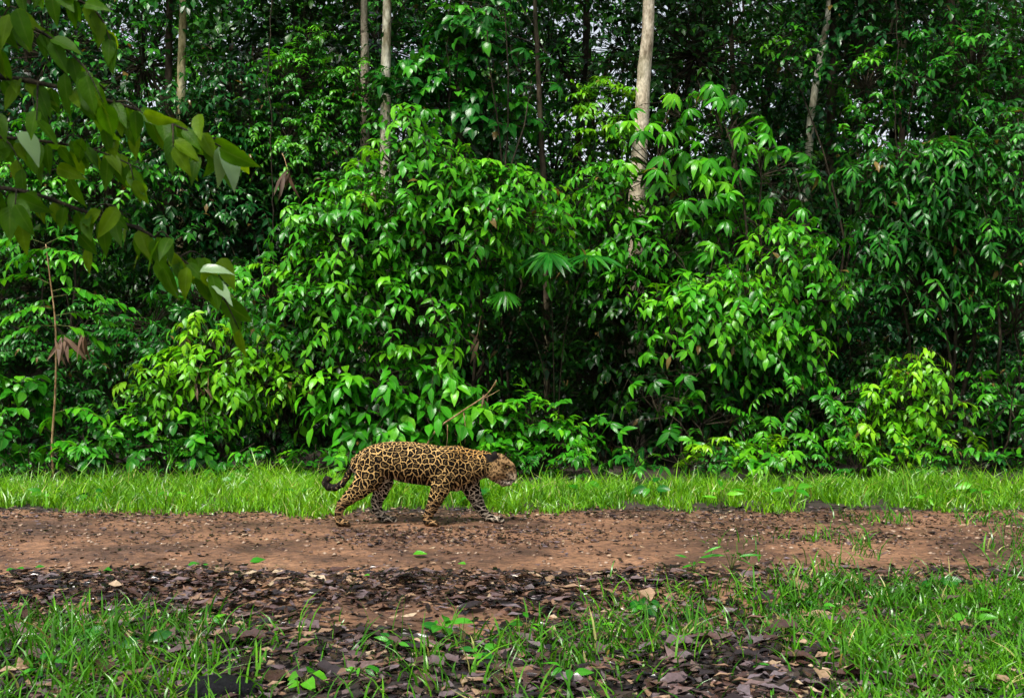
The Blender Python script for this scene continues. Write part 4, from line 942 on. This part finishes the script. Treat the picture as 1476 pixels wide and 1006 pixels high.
JY = 9.70; JX = (440 + 750 / 4.341 - 738) / F * JY
jz = float(np.mean([surf(np.array(JX + zx(a)), np.array(JY + s * 0.1)) for a, s in ((235, -1), (790, -1), (510, 1), (1190, 1))]))
jag = link('jaguar', build_jaguar(), None, 'spotted jaguar walking along the dirt track with its head low and tail curled', 'jaguar')
jag.location = (JX, JY, jz - 0.004)
def ico(name, r, sc, mat):
    import bmesh
    bm = bmesh.new(); bmesh.ops.create_icosphere(bm, subdivisions=2, radius=r); me = bpy.data.meshes.new(name); bm.to_mesh(me); bm.free()
    me.transform(Matrix.Diagonal((*sc, 1))); me.polygons.foreach_set('use_smooth', np.ones(len(me.polygons), dtype=bool)); me.materials.append(mat); return me
m_, N_, L_ = mat_new('jaguar_eye'); p_ = nd(N_, 'ShaderNodeBsdfPrincipled'); p_.inputs['Base Color'].default_value = (0.10, 0.07, 0.015, 1); p_.inputs['Roughness'].default_value = 0.08
L_.new(p_.outputs[0], nd(N_, 'ShaderNodeOutputMaterial').inputs[0]); M['eye'] = m_
for s in (-1, 1):
    e = link('eye', ico('eye', 0.0115, (1, 0.9, 1), M['eye']), jag); e.location = (zx(1265), s * 0.050, zz(327))

# ------------------------------------------------------------------ ground cover
def scatter(n, x0, x1, y0, y1, dens, rng):
    x = rng.uniform(x0, x1, n); y = rng.uniform(y0, y1, n); px, py = topix(x, y)
    k = rng.random(n) < dens(x, y, px, py)
    k &= (px > -800) & (px < 2300)
    return x[k], y[k], px[k], py[k]

def blades(name, x, y, hgt, wid, tint, rng, mat, ns, lean=0.5):
    n = len(x); z = surf(x, y)
    th = rng.uniform(0, 2 * math.pi, n); d = np.stack([np.cos(th), np.sin(th), np.zeros(n)], 1)
    ph = rng.uniform(0, 2 * math.pi, n); s = np.stack([np.cos(ph), np.sin(ph), np.zeros(n)], 1)
    s = s * np.array([1, 0.45, 0]); s = unit(s)
    bend = lean * (0.3 + rng.random(n)); P0 = np.stack([x, y, z - 0.01], 1)
    rows = []; ac = []; al = []
    for j in range(ns + 1):
        t = j / ns; off = bend * t * t * hgt; h = hgt * (t - 0.35 * bend * t * t)
        c = P0 + d * off[:, None] + UP * h[:, None]; w = wid * (1 - 0.35 * t) if j < ns else wid * 0
        if j < ns: rows += [c - s * w[:, None] / 2, c + s * w[:, None] / 2]; ac += [-1, 1]; al += [t, t]
        else: rows.append(c); ac.append(0); al.append(1)
    V = np.stack(rows, 1); nv = V.shape[1]; f = []
    for j in range(ns - 1): f.append((2 * j, 2 * j + 1, 2 * j + 3, 2 * j + 2))
    f.append((nv - 3, nv - 2, nv - 1)); l, st = flat(f)
    loops = (l[None] + (np.arange(n) * nv)[:, None]).ravel(); starts = (st[None] + (np.arange(n) * len(l))[:, None]).ravel()
    return mesh_np(name, V.reshape(-1, 3), loops, starts, mat, {'tint': np.repeat(tint, nv), 'across': np.tile(np.array(ac, float), n), 'along': np.tile(np.array(al, float), n)})

rg = np.random.default_rng(21)
def d_far(x, y, px, py):
    e = 10.30 + 0.5 * (noise2(x, y * 0, 0.9, 31) - 0.5) + 0.5 * (noise2(x, y * 0, 3.1, 32) - 0.5)
    return sst(e, e + 0.35, y) * np.where(noise2(x, y, 4.5, 33) > 0.38, 1.0, 0.15) * (1 - sst(11.75, 12.45, y + 0.5 * (noise2(x, y, 1.6, 36) - 0.5)))
x, y, px, py = scatter(180000, -9.0, 9.0, 10.1, 13.5, d_far, rg)
hg = (0.06 + 0.20 * rg.random(len(x)) ** 1.7) * (0.22 + 0.85 * noise2(x, y, 1.5, 34) + 0.85 * noise2(x, y, 5, 37)) * (0.7 + 0.3 * sst(10.3, 11, y))
tall = rg.random(len(x)) < 0.02; hg = np.where(tall, hg * 1.7, hg)
tn = np.clip(0.08 + 0.42 * noise2(x, y, 1.2, 35) + 0.25 * noise2(x, y, 5, 38) + 0.22 * rg.normal(size=len(x)), 0, 0.92); tn = np.where(rg.random(len(x)) < 0.045, 0.99, tn)
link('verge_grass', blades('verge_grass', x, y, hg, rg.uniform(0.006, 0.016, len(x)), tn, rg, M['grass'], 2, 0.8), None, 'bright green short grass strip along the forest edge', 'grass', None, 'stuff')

def d_near(x, y, px, py):
    ne = near_edge(px) + 26 * (noise2(x, y, 1.4, 41) - 0.5); into = (py - ne)
    d = sst(-8, 40, into) * np.where(noise2(x, y, 2.6, 42) > 0.42, 1.0, 0.3)
    right = sst(1080, 1280, px) * sst(800, 850, py)
    left = sst(330, 120, px) * sst(880, 920, py)
    base = 0.36 * (0.35 + 0.25 * sst(500, 200, px) + 0.5 * sst(740, 860, px) * sst(985, 940, py))
    bare = sst(880, 960, px) * (1 - sst(1180, 1250, px)) * sst(925, 950, py)
    d = d * np.clip(base + right + 0.13 * left, 0, 1) * (1 - 0.8 * bare) * (1 - 0.6 * sst(330, 420, px) * (1 - sst(560, 740, px)))
    tuft = 0.10 * sst(0.62, 0.78, noise2(x, y, 1.9, 44)) * sst(950, 1250, px) * (py > 742) * (py < 830)
    return np.clip(d + tuft, 0, 1)
x, y, px, py = scatter(195000, -4.2, 6.0, 3.9, 10.2, d_near, rg)
hg = (0.06 + 0.17 * rg.random(len(x)) ** 1.8) * (0.7 + 0.7 * noise2(x, y, 1.9, 45))
tn = np.clip(0.25 + 0.45 * noise2(x, y, 2.2, 46) + 0.17 * rg.normal(size=len(x)), 0, 0.92); tn = np.where(rg.random(len(x)) < 0.03, 0.99, tn)
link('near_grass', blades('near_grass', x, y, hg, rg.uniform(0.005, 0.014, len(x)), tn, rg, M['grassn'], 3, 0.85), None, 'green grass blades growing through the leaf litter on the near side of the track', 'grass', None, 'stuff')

def d_lit(x, y, px, py):
    far = np.exp(-((py - 742) / 9.0) ** 2) * 0.75
    mid = 1.0 * np.exp(-((py - 770) / 15.0) ** 2) * (0.15 + sst(0.45, 0.65, noise2(x, y, 1.1, 51)))
    rut = 0.10 * (0.3 + 1.4 * noise2(x, y, 1.3, 54))
    heap = sst(818, 838, py + 14 * (noise2(x, y, 1.5, 52) - 0.5)) * (1 - 0.92 * sst(866, 884, py) * sst(380, 520, px) * (1 - sst(720, 800, px)) * (1 - sst(908, 922, py))) * 0.95
    heap = heap * (1 - 0.4 * sst(760, 1000, px) * (py < 900))
    wood = 0.6 * (y > 12.7)
    return np.clip(far + mid + rut + heap + wood, 0, 1)
x, y, px, py = scatter(80000, -6.5, 6.5, 4.0, 10.7, d_lit, rg)
kk = rg.random(len(x)) < np.clip((y / 7.5) ** 0.5, 0, 1); x, y, px, py = x[kk], y[kk], px[kk], py[kk]
n = len(x); th = rg.uniform(0, 6.283, n); sz = rg.uniform(0.03, 0.095, n) * (0.85 + 0.5 * (rg.random(n) < 0.15))
sz = sz * np.where(py < 815, 0.75, 1.35)
dirs = np.stack([np.cos(th), np.sin(th), 0.07 * rg.normal(size=n)], 1); nr = np.stack([0.17 * rg.normal(size=n), 0.17 * rg.normal(size=n), np.ones(n)], 1)
zb = surf(x, y) + rg.uniform(0.004, 0.035, n) * np.where((py > 820), 1.0, 0.4)
tn = np.clip(rg.beta(0.95, 1.45, n) + 0.12 * (noise2(x, y, 2.0, 53) - 0.5), 0, 1)
P = np.stack([x, y, zb], 1)
show = np.argsort(-(sz / y) + 10 * ((px < 5) | (px > 1470) | (py > 1003)))[:290]
mask = np.ones(n, bool); mask[show] = False
half = rg.random(n) < 0.5
gl_ = np.random.default_rng(17); lt = [leaf_tpl('ellip', 2, 0.20, 0.5, -0.12, 0.045, gl_), leaf_tpl('lance', 2, 0.21, -0.5, 0.16, 0.05, gl_)]
ma, mb = mask & half, mask & ~half
lit_me = leaves_mesh('leaf_litter', lt[0], P[ma], dirs[ma], nr[ma], sz[ma], tn[ma], M['litter'], rg.uniform(0.55, 1.3, ma.sum()))
link('leaf_litter', lit_me, None, 'layer of wet brown and grey fallen leaves covering the track edges', 'leaf litter', None, 'stuff')
link('curled_leaf_litter', leaves_mesh('curled_leaf_litter', lt[1], P[mb], dirs[mb], nr[mb], sz[mb], tn[mb], M['litter'], rg.uniform(0.55, 1.3, mb.sum())), None, 'scatter of curled dead leaves mixed into the litter of the track', 'leaf litter', None, 'stuff')

glib = np.random.default_rng(3); FLIB = []
for k in range(14):
    V, fs, ac, al = leaf_tpl(('ellip', 'ovate', 'round')[k % 3], 6, 0.15 + 0.11 * glib.random(), glib.choice([-1, 1]) * glib.uniform(0.3, 0.7), glib.uniform(-0.15, 0.22), 0.03, glib)
    V[:, 1] += 0.12 * glib.normal() * np.sin(3.14 * V[:, 0]); FLIB.append(mesh_vf('fallen_leaf', V, fs, M['litter'], {'tint': np.full(len(V), (k + 0.5) / 14), 'across': ac, 'along': al}))
FX_, FY_, FZ_ = frames(dirs[show], nr[show])
def place_leaf(name, me, p, X, Y, Z, s, label, cat, group):
    o = link(name, me, None, label, cat, group); x, y, z = X * s, Y * s, Z * s
    o.matrix_basis = Matrix(((x[0], y[0], z[0], p[0]), (x[1], y[1], z[1], p[1]), (x[2], y[2], z[2], p[2]), (0, 0, 0, 1))); return o
LITLAB = [('dark wet fallen leaf lying in the leaf litter of the near verge', 'dark wet fallen leaves'),
          ('brown curled fallen leaf lying in the leaf litter of the near verge', 'brown curled fallen leaves'),
          ('pale tan dry fallen leaf lying in the leaf litter of the near verge', 'pale tan fallen leaves')]
for j, i in enumerate(show):
    k = int(min(13, tn[i] * 14)); lab = LITLAB[0 if k < 5 else 1 if k < 11 else 2]
    place_leaf('fallen_leaf', FLIB[k], P[i] + UP * 0.012, FX_[j], FY_[j], FZ_[j], sz[i] * 1.15, lab[0], 'fallen leaf', lab[1])

# fresh green leaves dropped on the track
GL = [(270, 808, 0.13, 0.7), (50, 816, 0.10, 0.6), (162, 822, 0.13, 0.55), (360, 806, 0.16, 0.65), (372, 834, 0.09, 0.8), (292, 815, 0.06, 0.5), (595, 795, 0.16, 0.75), (672, 805, 0.09, 0.9), (8, 817, 0.09, 0.7), (35, 812, 0.07, 0.5), (535, 836, 0.08, 0.85), (505, 855, 0.07, 0.4), (1085, 970, 0.13, 0.6)]
for px, py, s, t in GL:
    p = G(px, py); p[2] = float(surf(p[0], p[1])) + 0.012; a_ = rg.uniform(-0.5, 0.5) + (3.14 if rg.random() < 0.5 else 0)
    X_, Y_, Z_ = frames(np.array([[math.cos(a_), math.sin(a_), 0.18]]), np.array([[0.1, -0.45, 1.0]]))
    me = leaf_lib('ovate', 0.27, 'green', 0.12)[int(t * 4) * 2]
    place_leaf('green_leaf', me, p, X_[0], Y_[0], Z_[0], s * 0.72, 'fresh green leaf fallen on the bare soil of the track' if py < 960 else 'single green leaf lying on the dark litter of the near verge', 'fallen leaf', 'fresh green leaves on the track' if py < 960 else None)

# pebbles pressed into the track
x, y, px, py = scatter(6500, -6, 6, 6.0, 10.5, lambda x, y, px, py: 0.75 * (py < near_edge(px) + 15), rg)
n = len(x); V0 = np.array([(1, 0, 0), (-1, 0, 0), (0, 1, 0), (0, -1, 0), (0, 0, 0.7), (0, 0, -0.7), (0.65, 0.6, 0.35), (-0.6, -0.65, 0.4)], float)
f0 = [(0, 6, 4), (6, 2, 4), (2, 1, 4), (1, 7, 4), (7, 3, 4), (3, 0, 4), (0, 2, 6), (1, 3, 7), (0, 5, 2), (2, 5, 1), (1, 5, 3), (3, 5, 0)]
th = rg.uniform(0, 6.28, n); s = 0.004 + 0.017 * rg.random(n) ** 3; sx = s * rg.uniform(0.8, 1.8, n)
V = np.stack([sx[:, None] * V0[:, 0] * np.cos(th)[:, None] - s[:, None] * V0[:, 1] * np.sin(th)[:, None] + x[:, None], sx[:, None] * V0[:, 0] * np.sin(th)[:, None] + s[:, None] * V0[:, 1] * np.cos(th)[:, None] + y[:, None], s[:, None] * V0[:, 2] + surf(x, y)[:, None] + 0.002], -1)
l, st = flat(f0)
link('gravel', mesh_np('gravel', V.reshape(-1, 3), (l[None] + (np.arange(n) * 8)[:, None]).ravel(), (st[None] + (np.arange(n) * len(l))[:, None]).ravel(), M['pebble'], {'tint': np.repeat(np.clip(rg.beta(1.5, 1.6, n), 0, 1), 8)}, False), None, 'small pale gravel bits pressed into the reddish track', 'gravel', None, 'stuff')

# broad-leaved weeds in the near verge
def weed(px, py, n, ln, seed, label, mat, w, kind='ovate', up=0.8, group=None):
    g = np.random.default_rng(seed); p = G(px, py); p[2] = float(surf(p[0], p[1])); root = thing('weed', p, label, 'weed', group)
    P, X, Nn, O_ = [], [], [], []
    for k in range(n):
        a = 6.283 * k / n + g.uniform(-0.4, 0.4); h = ln * g.uniform(0.5, 1.1); e = p + np.array([math.cos(a) * 0.4 * h, math.sin(a) * 0.4 * h, h * up])
        V, fs = tube(spline([p, 0.5 * (p + e) + UP * 0.02, e], 5), np.linspace(0.003, 0.0018, 5), 4); O_.append(link('stalk', local(mesh_vf('stalk', V, fs, M['stem_green']), root), root))
        P.append(e); X.append((math.cos(a), math.sin(a), g.uniform(-0.5, 0.5))); Nn.append((0.4 * g.normal(), -0.5 + 0.4 * g.normal(), 0.8))
    leaf_objects(root, np.array(P), np.array(X), np.array(Nn), ln * g.uniform(0.8, 1.2, n), g.uniform(0.3, 0.9, n), kind, w, mat, 0.25, parents=O_)
weed(438, 1000, 5, 0.085, 1, 'broad-leaved bright green weed beside the dark stone', 'vivid', 0.33)
weed(570, 945, 8, 0.085, 2, 'dark green weed with narrow spreading leaves near the bare patch of soil', 'deep', 0.14, 'lance')
weed(1055, 825, 7, 0.16, 3, 'upright dark grass-like weed at the edge of the grassy verge', 'deep', 0.07, 'lance', 1.0)
weed(210, 950, 4, 0.10, 4, 'pale grey-green broad weed in the grass of the near verge', 'blue', 0.3)
weed(1400, 905, 6, 0.12, 5, 'leafy light green weed in the dense grass of the near verge', 'green', 0.2)
weed(760, 905, 6, 0.09, 6, 'small light green weed growing from the litter by the bare soil', 'green', 0.16)
weed(1000, 830, 6, 0.10, 7, 'small tufted weed at the edge of the bare rut', 'green', 0.1, 'lance', 1.0)

for i in range(16):
    weed(40 + i * 92 + rg.uniform(-35, 35), rg.uniform(712, 736), 6, rg.uniform(0.10, 0.17), 50 + i, 'small broad-leaved weed standing in the bright grass strip', ('green', 'deep', 'vivid')[i % 3], (0.2, 0.26, 0.12)[i % 3], ('ovate', 'round', 'lance')[i % 3], 1.0, 'small weeds in the grass strip')
for i, (px, py) in enumerate(((690, 960), (860, 905), (930, 880), (1180, 880), (1290, 930), (1350, 860), (820, 990), (520, 985), (120, 930), (60, 985), (300, 905), (640, 920))):
    weed(px, py, 7, rg.uniform(0.07, 0.11), 80 + i, 'small leafy weed among grass and litter of the near verge', ('deep', 'green', 'deep')[i % 3], (0.2, 0.13, 0.28)[i % 3], ('ovate', 'lance', 'round')[i % 3], 0.7, 'small weeds in the near verge')
# dark stone at the bottom edge
import bmesh
p = G(318, 1003); bm = bmesh.new(); bmesh.ops.create_icosphere(bm, subdivisions=4, radius=1.0)
for v in bm.verts:
    c = v.co; k = 1 + 0.28 * (noise2(c.x * 1.3 + 5, c.y * 1.3 + c.z, 1.4, 61) - 0.5) + 0.10 * (noise2(c.x + c.z, c.y - c.z, 5, 62) - 0.5) + 0.05 * (noise2(c.x + c.z * 2, c.y, 13, 63) - 0.5)
    v.co = Vector((c.x * 0.19 * k, c.y * 0.13 * k, c.z * 0.085 * k))
me = bpy.data.meshes.new('dark_stone'); bm.to_mesh(me); bm.free(); me.materials.append(M['stone']); me.polygons.foreach_set('use_smooth', np.ones(len(me.polygons), dtype=bool))
st_ = link('dark_stone', me, None, 'black rough stone lying in the grass and litter of the near verge', 'stone'); st_.location = (p[0], p[1] - 0.07, float(surf(p[0], p[1])) + 0.0)

print('objects', len(bpy.data.objects), 'faces', sum(len(m.polygons) for m in bpy.data.meshes), 'tris', sum(len(m.loops) - 2 * len(m.polygons) for m in bpy.data.meshes))
